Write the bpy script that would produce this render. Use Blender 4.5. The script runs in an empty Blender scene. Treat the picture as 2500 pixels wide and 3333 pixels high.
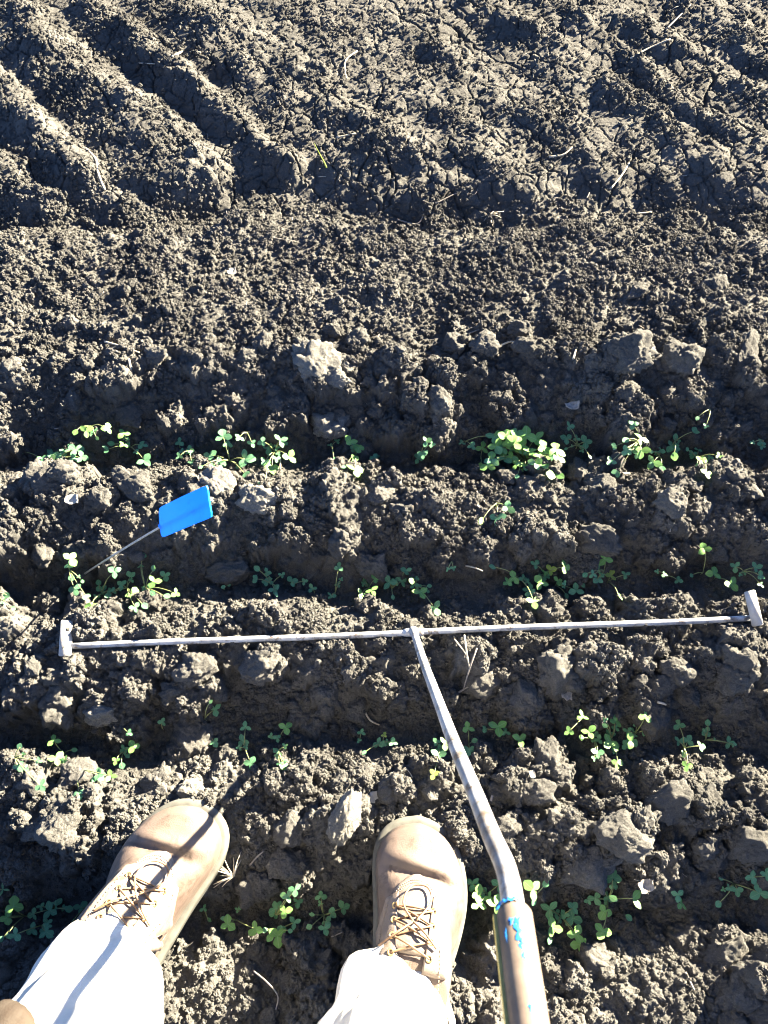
import bpy, math, random
import numpy as np
from mathutils import Vector, Matrix, Euler
from mathutils.bvhtree import BVHTree

# ------------------------------------------------------------------ camera, sky, sun, exposure
scene = bpy.context.scene
COL = scene.collection
CAM_H, PITCH = 1.30, math.radians(64.0)
TANV = math.tan(math.radians(63.4 / 2))
cam_data = bpy.data.cameras.new("camera")
cam = bpy.data.objects.new("camera", cam_data)
COL.objects.link(cam)
cam.location = (0, 0, CAM_H)
cam.rotation_euler = (math.radians(90) - PITCH, 0, 0)
cam_data.sensor_fit = 'VERTICAL'
cam_data.sensor_height = 34.6
cam_data.sensor_width = 26.0
cam_data.lens = 34.6 / 2 / TANV
cam_data.clip_start = 0.02
cam_data.clip_end = 400
cam_data.dof.use_dof = True
cam_data.dof.focus_distance = 1.28
cam_data.dof.aperture_fstop = 18.0
scene.camera = cam

SUN_AZ, SUN_EL = math.radians(54), math.radians(16.5)     # azimuth from +y towards +x
world = bpy.data.worlds.new("World")
scene.world = world
world.use_nodes = True
wn = world.node_tree
sky = wn.nodes.new("ShaderNodeTexSky")
sky.sky_type = 'NISHITA'
sky.sun_disc = False
sky.sun_elevation = SUN_EL
sky.sun_rotation = SUN_AZ
sky.air_density = 0.28
sky.dust_density = 0.05
sky.ozone_density = 2.0
sky.altitude = 300
bg = wn.nodes["Background"]
bg.inputs[1].default_value = 0.05
wn.links.new(sky.outputs[0], bg.inputs[0])
sun_data = bpy.data.lights.new("sun", 'SUN')
sun_data.energy = 5.0
sun_data.angle = math.radians(0.53)
sun_data.color = (1.0, 0.86, 0.62)
sun = bpy.data.objects.new("sun", sun_data)
COL.objects.link(sun)
SUN_DIR = Vector((math.sin(SUN_AZ) * math.cos(SUN_EL), math.cos(SUN_AZ) * math.cos(SUN_EL), math.sin(SUN_EL)))
sun.rotation_euler = SUN_DIR.to_track_quat('Z', 'Y').to_euler()
sun.location = SUN_DIR * 5
scene.view_settings.view_transform = 'Standard'
scene.view_settings.look = 'None'
scene.view_settings.gamma = 1
scene.view_settings.use_curve_mapping = False
scene.view_settings.exposure = 4.2
scene.cycles.filter_width = 1.05

rng = np.random.default_rng(11)
R = random.Random(5)

# ------------------------------------------------------------------ where a point of the survey photograph lies on the ground
_F = np.array([0, math.cos(PITCH), -math.sin(PITCH)])
_U = np.array([0, math.sin(PITCH), math.cos(PITCH)])
_C = np.array([0, 0, CAM_H])
def ray(sx, sy):                      # survey pixel of the 2500 x 3333 photograph
    return _F + np.array([1., 0, 0]) * ((sx - 1250) / 1666.5 * TANV) - _U * ((sy - 1666.5) / 1666.5 * TANV)
def at_z(sx, sy, z):
    d = ray(sx, sy)
    return _C + d * (z - CAM_H) / d[2]
def at_d(sx, sy, dep):
    return _C + ray(sx, sy) * dep
K = 2500 / 1659.0                     # from the 1659-wide view of it
def dz(x, y, z=0.0): return at_z(x * K, y * K, z)
def dd(x, y, dep): return at_d(x * K, y * K, dep)

# ------------------------------------------------------------------ noise
_TAB = np.random.default_rng(3).random((512, 512))
_TAB3 = np.random.default_rng(4).random((64, 64, 64))
def vnoise(x, y, s=0):
    x = x + 37.7 * s; y = y + 91.3 * s
    xi = np.floor(x).astype(int); yi = np.floor(y).astype(int)
    fx = x - xi; fy = y - yi
    fx = fx * fx * fx * (fx * (fx * 6 - 15) + 10); fy = fy * fy * fy * (fy * (fy * 6 - 15) + 10)
    a = _TAB[xi & 511, yi & 511]; b = _TAB[(xi + 1) & 511, yi & 511]
    c = _TAB[xi & 511, (yi + 1) & 511]; d = _TAB[(xi + 1) & 511, (yi + 1) & 511]
    return ((a + (b - a) * fx) * (1 - fy) + (c + (d - c) * fx) * fy) * 2 - 1
def fbm(x, y, octs, s=0, gain=.5):
    v = 0; a = 1.0; n = 0
    for o in range(octs):
        v = v + a * vnoise(x * 2 ** o * 1.01 + o * 5.3, y * 2 ** o + o * 2.1, s + o); n += a; a *= gain
    return v / n
def vnoise3(p, s=0):
    p = p + 13.37 * s
    i = np.floor(p).astype(int); f = p - i
    f = f * f * (3 - 2 * f)
    r = 0
    for dx in (0, 1):
        for dy in (0, 1):
            for dw in (0, 1):
                w = (f[:, 0] if dx else 1 - f[:, 0]) * (f[:, 1] if dy else 1 - f[:, 1]) * (f[:, 2] if dw else 1 - f[:, 2])
                r = r + w * _TAB3[(i[:, 0] + dx) & 63, (i[:, 1] + dy) & 63, (i[:, 2] + dw) & 63]
    return r * 2 - 1
def worley(x, y, cell, s):            # F1, F2 in cell units, and a random number of the nearest cell
    x = x / cell + s * 17.3; y = y / cell + s * 5.9
    xi = np.floor(x).astype(int); yi = np.floor(y).astype(int)
    f1 = np.full(x.shape, 9.0); f2 = np.full(x.shape, 9.0); rid = np.zeros(x.shape)
    for dx in (-1, 0, 1):
        for dy in (-1, 0, 1):
            cx = (xi + dx) & 511; cy = (yi + dy) & 511
            px = xi + dx + _TAB[cx, cy]; py = yi + dy + _TAB[cy, (cx + 77) & 511]
            d = np.hypot(px - x, py - y)
            near = d < f1
            f2 = np.where(near, f1, np.minimum(f2, d))
            rid = np.where(near, _TAB[(cx + 201) & 511, cy], rid)
            f1 = np.where(near, d, f1)
    return f1, f2, rid
def smooth(a, b, v):
    t = np.clip((v - a) / (b - a), 0, 1)
    return t * t * (3 - 2 * t)

# ------------------------------------------------------------------ materials
def new_mat(name):
    m = bpy.data.materials.new(name); m.use_nodes = True
    nt = m.node_tree
    return m, nt, nt.nodes["Principled BSDF"]
def nd(nt, t, **kw):
    n = nt.nodes.new(t)
    for k, v in kw.items(): setattr(n, k, v)
    return n
def ramp(nt, fac, stops):
    r = nd(nt, "ShaderNodeValToRGB")
    e = r.color_ramp.elements
    while len(e) < len(stops): e.new(.5)
    for el, (p, c) in zip(e, stops):
        el.position = p; el.color = (c[0], c[1], c[2], 1)
    nt.links.new(fac, r.inputs[0])
    return r.outputs[0]
def noise_tex(nt, coord, scale, detail=4, rough=.55, dist=0):
    n = nd(nt, "ShaderNodeTexNoise")
    n.inputs["Scale"].default_value = scale; n.inputs["Detail"].default_value = detail
    n.inputs["Roughness"].default_value = rough; n.inputs["Distortion"].default_value = dist
    nt.links.new(coord, n.inputs["Vector"])
    return n.outputs["Fac"]
def mix(nt, fac, a, b, blend='MIX'):
    m = nd(nt, "ShaderNodeMix", data_type='RGBA', blend_type=blend)
    for sock, v in ((m.inputs["Factor"], fac), (m.inputs[6], a), (m.inputs[7], b)):
        if hasattr(v, "links"): nt.links.new(v, sock)
        elif isinstance(v, (int, float)): sock.default_value = v
        else: sock.default_value = (v[0], v[1], v[2], 1)
    return m.outputs[2]
def bump(nt, bsdf, height, strength, dist):
    b = nd(nt, "ShaderNodeBump")
    b.inputs["Strength"].default_value = strength; b.inputs["Distance"].default_value = dist
    nt.links.new(height, b.inputs["Height"]); nt.links.new(b.outputs[0], bsdf.inputs["Normal"])
def geo_pos(nt): return nd(nt, "ShaderNodeNewGeometry").outputs["Position"]
def obj_pos(nt): return nd(nt, "ShaderNodeTexCoord").outputs["Object"]

def soil_material(name="soil", dry=1.0):
    m, nt, b = new_mat(name)
    p = geo_pos(nt)
    a = noise_tex(nt, p, 9, 6, .6)
    c1 = ramp(nt, a, ((.3, (.045, .0455, .0455)), (.5, (.063, .0635, .063)), (.72, (.092, .092, .090))))
    g = noise_tex(nt, p, 420, 3, .7)
    c2 = mix(nt, .55, c1, ramp(nt, g, ((.3, (.35, .34, .33)), (.55, (.62, .60, .57)), (.75, (.95, .92, .88)))), 'OVERLAY')
    w = noise_tex(nt, p, 1100, 1, .5)
    fleck = ramp(nt, w, ((.745, (0, 0, 0)), (.78, (1, 1, 1))))
    c3 = mix(nt, fleck, c2, (.22, .20, .17))
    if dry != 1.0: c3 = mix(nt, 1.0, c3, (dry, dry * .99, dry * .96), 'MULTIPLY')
    nt.links.new(c3, b.inputs["Base Color"])
    b.inputs["Roughness"].default_value = .95
    b.inputs["Specular IOR Level"].default_value = .06
    h = nd(nt, "ShaderNodeMath", operation='ADD')
    n1 = noise_tex(nt, p, 330, 5, .7); nt.links.new(n1, h.inputs[0])
    nt.links.new(noise_tex(nt, p, 950, 2, .6), h.inputs[1])
    h2 = nd(nt, 'ShaderNodeMath', operation='MULTIPLY_ADD'); nt.links.new(noise_tex(nt, p, 120, 6, .62), h2.inputs[0]); h2.inputs[1].default_value = 2.6; nt.links.new(h.outputs[0], h2.inputs[2])
    bump(nt, b, h2.outputs[0], .8, .0028)
    return m
def simple(name, col, rough=.6, spec=.4, metal=0, var=.0, scale=60, b_s=0, b_d=.001):
    m, nt, b = new_mat(name)
    p = obj_pos(nt)
    if var:
        f = noise_tex(nt, p, scale, 5, .6)
        lo = tuple(max(0, c * (1 - var)) for c in col); hi = tuple(min(1, c * (1 + var)) for c in col)
        nt.links.new(ramp(nt, f, ((.3, lo), (.7, hi))), b.inputs["Base Color"])
    else: b.inputs["Base Color"].default_value = (*col, 1)
    b.inputs["Roughness"].default_value = rough
    b.inputs["Specular IOR Level"].default_value = spec
    b.inputs["Metallic"].default_value = metal
    if b_s: bump(nt, b, noise_tex(nt, p, scale * 3, 4, .6), b_s, b_d)
    return m
def leaf_material(name, lo, hi):
    m, nt, b = new_mat(name)
    p = obj_pos(nt)
    oi = nd(nt, "ShaderNodeObjectInfo")
    base = mix(nt, oi.outputs["Random"], lo, hi)
    f = noise_tex(nt, p, 260, 3, .6)
    c = mix(nt, .35, base, ramp(nt, f, ((.3, (.3, .34, .3)), (.7, (.75, .78, .7)))), 'OVERLAY')
    sx = nd(nt, 'ShaderNodeSeparateXYZ'); nt.links.new(p, sx.inputs[0])
    ab = nd(nt, 'ShaderNodeMath', operation='ABSOLUTE'); nt.links.new(sx.outputs[0], ab.inputs[0])
    c = mix(nt, ramp(nt, ab.outputs[0], ((.012, (.5, .5, .5)), (.035, (0, 0, 0)))), c, (.22, .34, .18))
    nt.links.new(c, b.inputs["Base Color"])
    b.inputs["Roughness"].default_value = .5
    b.inputs["Specular IOR Level"].default_value = .22
    tr = nd(nt, "ShaderNodeBsdfTranslucent")
    nt.links.new(mix(nt, .35, c, (.26, .42, .06)), tr.inputs[0])
    mx = nd(nt, "ShaderNodeMixShader"); mx.inputs[0].default_value = .27
    nt.links.new(b.outputs[0], mx.inputs[1]); nt.links.new(tr.outputs[0], mx.inputs[2])
    nt.links.new(mx.outputs[0], nt.nodes["Material Output"].inputs["Surface"])
    bump(nt, b, f, .25, .0006)
    return m
def worn_metal():
    m, nt, b = new_mat("worn_galvanised_steel")
    p = geo_pos(nt)
    f = noise_tex(nt, p, 26, 6, .65)
    base = ramp(nt, f, ((.35, (.19, .20, .22)), (.6, (.37, .385, .41))))
    rust = noise_tex(nt, p, 55, 7, .72, .4)
    rf = ramp(nt, rust, ((.52, (0, 0, 0)), (.64, (.9, .9, .9))))
    c = mix(nt, rf, base, (.085, .058, .038))
    sx = nd(nt, "ShaderNodeSeparateXYZ"); nt.links.new(p, sx.inputs[0])
    hgt = nd(nt, "ShaderNodeMapRange"); nt.links.new(sx.outputs[2], hgt.inputs[0])
    hgt.inputs[1].default_value = .60; hgt.inputs[2].default_value = .92
    hgt.inputs[3].default_value = 0; hgt.inputs[4].default_value = .85
    rr = nd(nt, "ShaderNodeMath", operation='MULTIPLY'); nt.links.new(hgt.outputs[0], rr.inputs[0])
    nt.links.new(ramp(nt, noise_tex(nt, p, 38, 6, .7), ((.36, (0, 0, 0)), (.56, (1, 1, 1)))), rr.inputs[1])
    c = mix(nt, rr.outputs[0], c, (.075, .048, .032))
    nt.links.new(c, b.inputs["Base Color"])
    b.inputs["Metallic"].default_value = .25
    b.inputs["Roughness"].default_value = .48
    bump(nt, b, rust, .3, .0008)
    return m

SOIL = soil_material()
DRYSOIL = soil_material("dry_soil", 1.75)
LEAF = [leaf_material("seedling_leaf", (.072, .185, .105), (.112, .255, .140)),
        leaf_material("sunlit_leaf", (.10, .215, .062), (.145, .275, .085)),  # sunlight put into the colour: paler copy for leaves standing in sun
        leaf_material("yellowed_leaf", (.20, .28, .06), (.27, .33, .08))]
STEMM = simple("seedling_stem", (.17, .20, .085), .55, .3, var=.3, scale=120)
STRAW = simple("dry_straw", (.36, .32, .25), .7, .3, var=.25, scale=180, b_s=.4)
STRAWG = simple("weathered_straw", (.17, .155, .14), .8, .2, var=.3, scale=180, b_s=.4)
STEEL = worn_metal()

# ------------------------------------------------------------------ object helpers
def mesh_np(name, verts, faces, mat=None, smooth_=True):
    me = bpy.data.meshes.new(name)
    me.from_pydata([tuple(v) for v in verts], [], [tuple(int(i) for i in f) for f in faces])
    if mat is not None:
        for mm in (mat if isinstance(mat, (list, tuple)) else [mat]): me.materials.append(mm)
    if smooth_: me.polygons.foreach_set("use_smooth", np.ones(len(me.polygons), bool))
    me.update()
    return me
def link(name, me, parent=None, loc=None, rot=None, scale=None):
    o = bpy.data.objects.new(name, me); COL.objects.link(o)
    if loc is not None: o.location = loc
    if rot is not None: o.rotation_euler = rot
    if scale is not None: o.scale = scale if hasattr(scale, "__len__") else (scale,) * 3
    if parent is not None: o.parent = parent
    return o
def tag(o, label, cat, group=None, kind=None):
    o["label"] = label; o["category"] = cat
    if group: o["group"] = group
    if kind: o["kind"] = kind
    return o
def tube(pts, rad, n=8, cap=True):
    pts = [np.array(p, float) for p in pts]
    rads = rad if hasattr(rad, "__len__") else [rad] * len(pts)
    V, Fc = [], []
    t0 = pts[1] - pts[0]
    ref = np.array([0, 0, 1.]) if abs(t0[2]) < .9 * np.linalg.norm(t0) else np.array([1., 0, 0])
    for i, p in enumerate(pts):
        t = pts[min(i + 1, len(pts) - 1)] - pts[max(i - 1, 0)]
        t = t / (np.linalg.norm(t) + 1e-12)
        a = np.cross(t, ref); a /= np.linalg.norm(a) + 1e-12
        b = np.cross(a, t); ref = b
        for k in range(n):
            an = 2 * math.pi * k / n
            V.append(p + rads[i] * (math.cos(an) * a + math.sin(an) * b))
    for i in range(len(pts) - 1):
        for k in range(n):
            Fc.append((i * n + k, i * n + (k + 1) % n, (i + 1) * n + (k + 1) % n, (i + 1) * n + k))
    if cap:
        Fc.append(tuple(range(n))[::-1]); Fc.append(tuple(range((len(pts) - 1) * n, len(pts) * n)))
    return V, Fc
def join(parts):
    V, Fc = [], []
    for v, f in parts:
        o = len(V); V += list(v); Fc += [tuple(i + o for i in q) for q in f]
    return V, Fc
def spline(pts, n):
    pts = np.array(pts, float); m = len(pts)
    out = []
    for t in np.linspace(0, m - 1, n):
        i = min(int(t), m - 2); f = t - i
        p0, p1, p2, p3 = pts[max(i - 1, 0)], pts[i], pts[i + 1], pts[min(i + 2, m - 1)]
        out.append(.5 * (2 * p1 + (p2 - p0) * f + (2 * p0 - 5 * p1 + 4 * p2 - p3) * f * f + (3 * p1 - p0 - 3 * p2 + p3) * f ** 3))
    return np.array(out)

# ------------------------------------------------------------------ the ground: one sheet from the boots to the horizon
ROWS = [.747, .497, .243, .005, -.245, -.495]
def base_height(x, y):
    wob = .012 * vnoise(x * 2.2, x * 0 + 3, 1) + .016 * vnoise(x * 6, y * 4, 2) + .012 * vnoise(x * 14, y * 9, 3) + .006 * vnoise(x * 30, y * 22, 4)
    yy = y + wob
    ph = (yy - .747) / .2507
    c = np.cos(2 * np.pi * ph)
    ridges = .028 * (1 + .38 * vnoise(x * 4.3, y * 3, 9) + .2 * vnoise(x * 11, y * 6, 10)) * (-c + .18 * (1 - np.cos(4 * np.pi * ph)) - .06 * np.sin(2 * np.pi * ph))
    rise = np.clip((yy - .747) / .2, 0, 1)
    far = -.028 + .064 * np.sin(rise * np.pi / 2) ** 1.3
    bed = .032 - .026 * smooth(.96, 1.30, yy) - .045 * np.clip(yy - 1.40, 0, 1.2) + .008 * vnoise(x * 7, y * 7, 6)
    track_edge = 1.345 + .035 * vnoise(x * 3, x * 0, 8)
    bed = bed - .044 * smooth(track_edge - .09, track_edge, yy) + .028 * smooth(track_edge + .02, track_edge + .13, yy)
    h = np.where(yy < .747, ridges, far)
    h = np.where(yy < .747, h, np.where(rise < 1, far + (bed - .030) * rise, bed))
    near = smooth(-.95, -.70, yy)
    return h * near
# ridges pressed up between the tyre lugs (polylines on the survey photograph)
LUGS = [([(40, 0), (100, 80), (180, 160), (290, 225), (380, 285), (440, 345)], 26, 1.0),
        ([(-40, 110), (10, 170), (60, 235), (125, 310), (190, 370)], 17, .9),
        ([(270, 30), (340, 100), (430, 175), (510, 250), (560, 300), (640, 345)], 14, .85),
        ([(400, -10), (480, 40), (590, 110), (690, 190), (780, 250), (880, 330), (960, 400)], 26, .7),
        ([(700, 20), (800, 70), (900, 160), (960, 230), (1040, 290), (1120, 370)], 24, .65),
        ([(900, 40), (1010, 130), (1110, 190), (1230, 260), (1310, 340)], 20, .6),
        ([(1050, -20), (1180, 60), (1290, 130), (1370, 190), (1460, 255), (1540, 320)], 17, .85),
        ([(1200, -30), (1290, 40), (1380, 110), (1440, 170), (1520, 240), (1660, 300)], 15, .75),
        ([(1390, 20), (1480, 80), (1560, 140), (1640, 190), (1720, 230)], 20, .85),
        ([(1520, -20), (1600, 40), (1680, 110)], 20, .7),
        ([(-60, 300), (10, 350), (40, 410), (130, 420)], 18, .7),
        ([(160, 400), (260, 425), (340, 470)], 16, .6),
        ([(100, -80), (220, 10), (300, 70)], 14, .6), ([(620, -40), (760, 60), (840, 120)], 18, .5)]
NX = 900
w_of = lambda y: np.clip(.60 + .19 * (y + .2), .56, 1.1)
xs = np.linspace(-1.0, 1.0, NX)
step = xs[1] - xs[0]
outx = [1.0]
g = step
while outx[-1] < 120: g *= (1.027 if outx[-1] < 1.75 else 1.16); outx.append(outx[-1] + g)
outx = np.array(outx[1:])
XA = np.concatenate([-outx[::-1], xs, outx])
ys = [-.22]
while ys[-1] < 2.2: ys.append(ys[-1] + .00150 + .00082 * max(0, ys[-1]))
g = ys[-1] - ys[-2]; up = [ys[-1]]
while up[-1] < 150: g *= (1.028 if up[-1] < 3.0 else 1.16); up.append(up[-1] + g)
g = .0018; dn = [ys[0]]
while dn[-1] > -100: g *= (1.04 if dn[-1] > -.75 else 1.16); dn.append(dn[-1] - g)
YA = np.concatenate([np.array(dn[1:])[::-1], np.array(ys), np.array(up[1:])])
W = w_of(YA)[:, None]
GX = XA[None, :] * W
GY = np.broadcast_to(YA[:, None], GX.shape).copy()
spx = np.gradient(XA)[None, :] * W; spy = np.gradient(YA)[:, None] + 0 * GX
sp = np.maximum(spx, spy)
detail = 1 - smooth(.008, .035, sp)      # relief too fine for the far mesh fades out
Hh = base_height(GX, GY) * (1 - smooth(.05, .3, sp))
def cell(x, y):
    j = np.interp(y, YA, np.arange(len(YA)))
    i = np.interp(x / w_of(y), XA, np.arange(len(XA)))
    return i, j
def hz(x, y, A=None):
    A = Hh if A is None else A
    x = np.asarray(x, float); y = np.asarray(y, float)
    i, j = cell(x, y)
    i0 = np.clip(i.astype(int), 0, A.shape[1] - 2); j0 = np.clip(j.astype(int), 0, A.shape[0] - 2)
    fi = i - i0; fj = j - j0
    return (A[j0, i0] * (1 - fi) + A[j0, i0 + 1] * fi) * (1 - fj) + (A[j0 + 1, i0] * (1 - fi) + A[j0 + 1, i0 + 1] * fi) * fj
def window(cx, cy, r):
    j0, j1 = np.searchsorted(YA, (cy - r, cy + r))
    lim = [(cx + s * r) / w_of(v) for s in (-1, 1) for v in (cy - r, cy + r)]
    i0, i1 = np.searchsorted(XA, (min(lim), max(lim)))
    return slice(j0, j1 + 1), slice(i0, i1 + 1)
# lug ridges
lug = np.zeros_like(Hh)
nn = fbm(GX * 14, GY * 14, 3, 21)
for pts, wpx, amp in LUGS:
    g3 = [dz(px, py)[:2] for px, py in pts]
    for a, b in zip(g3[:-1], g3[1:]):
        wd = wpx * .0021
        c = (a + b) / 2; r = np.linalg.norm(b - a) / 2 + wd * 4.5
        js, is_ = window(c[0], c[1], r)
        X, Y = GX[js, is_], GY[js, is_]
        t = np.clip(((X - a[0]) * (b[0] - a[0]) + (Y - a[1]) * (b[1] - a[1])) / ((b - a) @ (b - a)), 0, 1)
        d = np.hypot(X - a[0] - t * (b[0] - a[0]), Y - a[1] - t * (b[1] - a[1])) + .012 * nn[js, is_]
        sd = (X - a[0] - t * (b[0] - a[0])) * SUN_DIR.x + (Y - a[1] - t * (b[1] - a[1])) * SUN_DIR.y
        ww = wd * np.where(sd > 0, .95, 1.9)
        lug[js, is_] = np.maximum(lug[js, is_], amp * np.exp(-(np.maximum(d, 0) / ww) ** 2 * 1.1))
leftp = 1 - smooth(-.55, -.15, GX)
brk = np.clip(.75 + .15 * leftp + (1.1 - .45 * leftp) * fbm(GX * 11, GY * 11, 4, 23), .15, 1.3)
lug = np.clip(lug * brk, 0, 1.1) * (1 - .36 * smooth(-.45, .0, GX))
Hh += lug * (.033 + .001 * leftp) + (1 - .40 * leftp * smooth(1.36, 1.45, GY)) * (.009 * fbm(GX * 8, GY * 8, 4, 30) + .0045 * fbm(GX * 26, GY * 26, 4, 31)) * detail
track = smooth(1.28, 1.42, GY)
rowz = 1 - smooth(.86, 1.0, GY)
# embedded clods, each a faceted lump of its own
fine = (1.5 * np.abs(fbm(GX * 48, GY * 48, 4, 40, .6)) - .35 + .45 * fbm(GX * 120, GY * 120, 2, 41)) * detail
def furrow(y):
    return min(abs(y - r) for r in ROWS)
def stamp(cx, cy, r, tilt, hfac, rough, embed=.25):
    js, is_ = window(cx, cy, r * 1.5)
    if js.stop - js.start < 2 or is_.stop - is_.start < 2: return
    X = GX[js, is_] - cx; Y = GY[js, is_] - cy
    z0 = float(hz(cx, cy, HB)) - embed * r
    fn = fine[js, is_]
    ta = R.uniform(0, 6.283); tt = R.uniform(0, tilt)
    z = r * hfac + (math.cos(ta) * X + math.sin(ta) * Y) * tt + rough * r * fn
    if R.random() < .6:
        tb = R.uniform(0, 6.283)
        z = np.minimum(z, r * hfac * 1.1 + (math.cos(tb) * X + math.sin(tb) * Y) * (tt + .3) + rough * r * fn)
    k = R.choice((5, 6, 6, 7))
    a0 = R.uniform(0, 6.283)
    for q in range(k):
        an = a0 + 6.283 * q / k + R.uniform(-.35, .35)
        sl = R.uniform(1.3, 4.0)
        z = np.minimum(z, (r * R.uniform(.72, 1.15) - X * math.cos(an) - Y * math.sin(an) + .22 * r * fn) * sl)
    Hh[js, is_] = np.maximum(Hh[js, is_], np.where(z > 0, z0 + z, -9))
HB = Hh.copy()
def scatter(n, ylo, yhi, rlo, rhi, pw, keep, **kw):
    ylo2, yhi2 = (-.6 if ylo < 0 else ylo), (2.7 if yhi > 2 else yhi)
    n = int(n * 1.62 * (yhi2 - ylo2) / (yhi - ylo)); ylo, yhi = ylo2, yhi2
    for _ in range(n):
        y = R.uniform(ylo, yhi); x = R.uniform(-1.7, 1.7) * float(w_of(y))
        if not keep(x, y): continue
        if rlo < .012 and abs(x) > 1.25 * float(w_of(y)): continue
        r = rlo * (rhi / rlo) ** (R.random() ** pw)
        kk = dict(kw)
        stamp(x, y, r, kk.get('tilt', .5), R.uniform(*kk.get('h', (.35, .8))), kk.get('rough', .12))
onridge = lambda lo: (lambda x, y: furrow(y) > lo)
scatter(380, -.22, .95, .022, .056, 1.4, onridge(.040), h=(.5, .95), rough=.10)
HB = Hh.copy()
scatter(520, -.22, .97, .014, .034, 1.4, onridge(.026), h=(.5, .9), rough=.12)
HB = Hh.copy()
scatter(1500, -.22, .98, .008, .020, 1.5, onridge(.012), h=(.5, .9))
scatter(420, .90, 1.36, .012, .04, 1.6, lambda x, y: True, h=(.2, .5))
scatter(160, 1.36, 2.2, .012, .04, 1.4, lambda x, y: True, h=(.12, .3), tilt=.25)
scatter(3000, -.22, 1.3, .004, .011, 1.6, onridge(.006), h=(.5, .9))
scatter(900, -.22, .9, .005, .013, 1.3, lambda x, y: furrow(y) < .05, h=(.5, .9))
scatter(1500, .85, 1.36, .004, .013, 1.7, lambda x, y: True, h=(.4, .9))
# crumb texture and cracks
wx = GX + .006 * fbm(GX * 40, GY * 40, 2, 50); wy = GY + .006 * fbm(GX * 40, GY * 40, 2, 51)
f1, f2, rid = worley(wx, wy, .0074, 1)
dome1 = np.sqrt(np.clip(1 - (f1 / .75) ** 2, 0, 1)) * (.3 + .7 * rid)
f1b, f2b, ridb = worley(wx, wy, .0046, 2)
dome2 = np.sqrt(np.clip(1 - (f1b / .75) ** 2, 0, 1)) * (.2 + .8 * ridb)
patch = smooth(.02, .18, fbm(GX * 17, GY * 17, 4, 60))
crumbly = np.where(GY > 1.36, np.clip(lug * 1.3, 0, 1) * .8 + .30 * patch, .10 + .90 * patch)
crumbly = crumbly * (1 - track) + track * np.clip(lug * 1.0 + .30 * patch - .12, 0, 1)
furz = np.min([np.abs(GY - r) for r in ROWS], axis=0)
crumbly *= .65 + .35 * smooth(.02, .06, furz)
Hh += detail * crumbly * (.0046 * dome1 + .0038 * dome2) * (1 - .45 * smooth(.9, 1.05, GY))
Hh += detail * (1 - .40 * track) * (.0016 * fbm(GX * 170, GY * 170, 2, 70) + .0030 * fbm(GX * 60, GY * 60, 3, 71))
c1, c2, _r = worley(GX + .014 * fbm(GX * 22, GY * 22, 3, 80), GY + .014 * fbm(GX * 22, GY * 22, 3, 81), .095, 5)
k1, k2, _r = worley(GX + .008 * fbm(GX * 40, GY * 40, 3, 82), GY + .008 * fbm(GX * 40, GY * 40, 3, 83), .040, 6)
big = np.clip(1 - (c2 - c1) * .095 / .0032, 0, 1)
small = np.clip(1 - (k2 - k1) * .040 / .0026, 0, 1) * np.maximum(smooth(-.1, .25, fbm(GX * 9, GY * 9, 2, 84)), .85 * track)
Hh -= detail * (big * .014 * (.3 + .6 * track) * smooth(-.25, .2, fbm(GX * 5, GY * 5, 2, 85)) + small * (.004 + .0035 * track) * (.5 + .5 * track))
BAR_A, BAR_B = dz(150, 1396, .050)[:2], dz(1622, 1335, .050)[:2]
tb = np.clip((GX - BAR_A[0]) / (BAR_B[0] - BAR_A[0]), 0, 1)
db = np.abs(GY - (BAR_A[1] + tb * (BAR_B[1] - BAR_A[1]))) + 9 * (np.abs(GX - BAR_A[0] - tb * (BAR_B[0] - BAR_A[0])))
lim_ = .046 + .9 * np.maximum(db - .006, 0) + .002 * fbm(GX * 60, GY * 60, 2, 99)
Hh = np.minimum(Hh, np.where(db < .06, lim_, 9))
NR, NC = Hh.shape
me = bpy.data.meshes.new("soil_ground")
co = np.stack([GX, GY, Hh], -1).reshape(-1, 3).astype(np.float32)
idx = np.arange(NR * NC).reshape(NR, NC)
quads = np.stack([idx[:-1, :-1], idx[:-1, 1:], idx[1:, 1:], idx[1:, :-1]], -1).reshape(-1, 4)
me.vertices.add(len(co)); me.vertices.foreach_set("co", co.ravel())
me.loops.add(quads.size); me.loops.foreach_set("vertex_index", quads.ravel().astype(np.int32))
me.polygons.add(len(quads)); me.polygons.foreach_set("loop_start", np.arange(0, quads.size, 4, dtype=np.int32))
me.polygons.foreach_set("use_smooth", np.ones(len(quads), bool))
me.update(calc_edges=True)
me.materials.append(SOIL)
ground = link("soil_ground", me)
tag(ground, "dark brown cultivated soil with seed furrows and a cracked wheel track", "soil", kind="structure")
del ground["category"]

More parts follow.
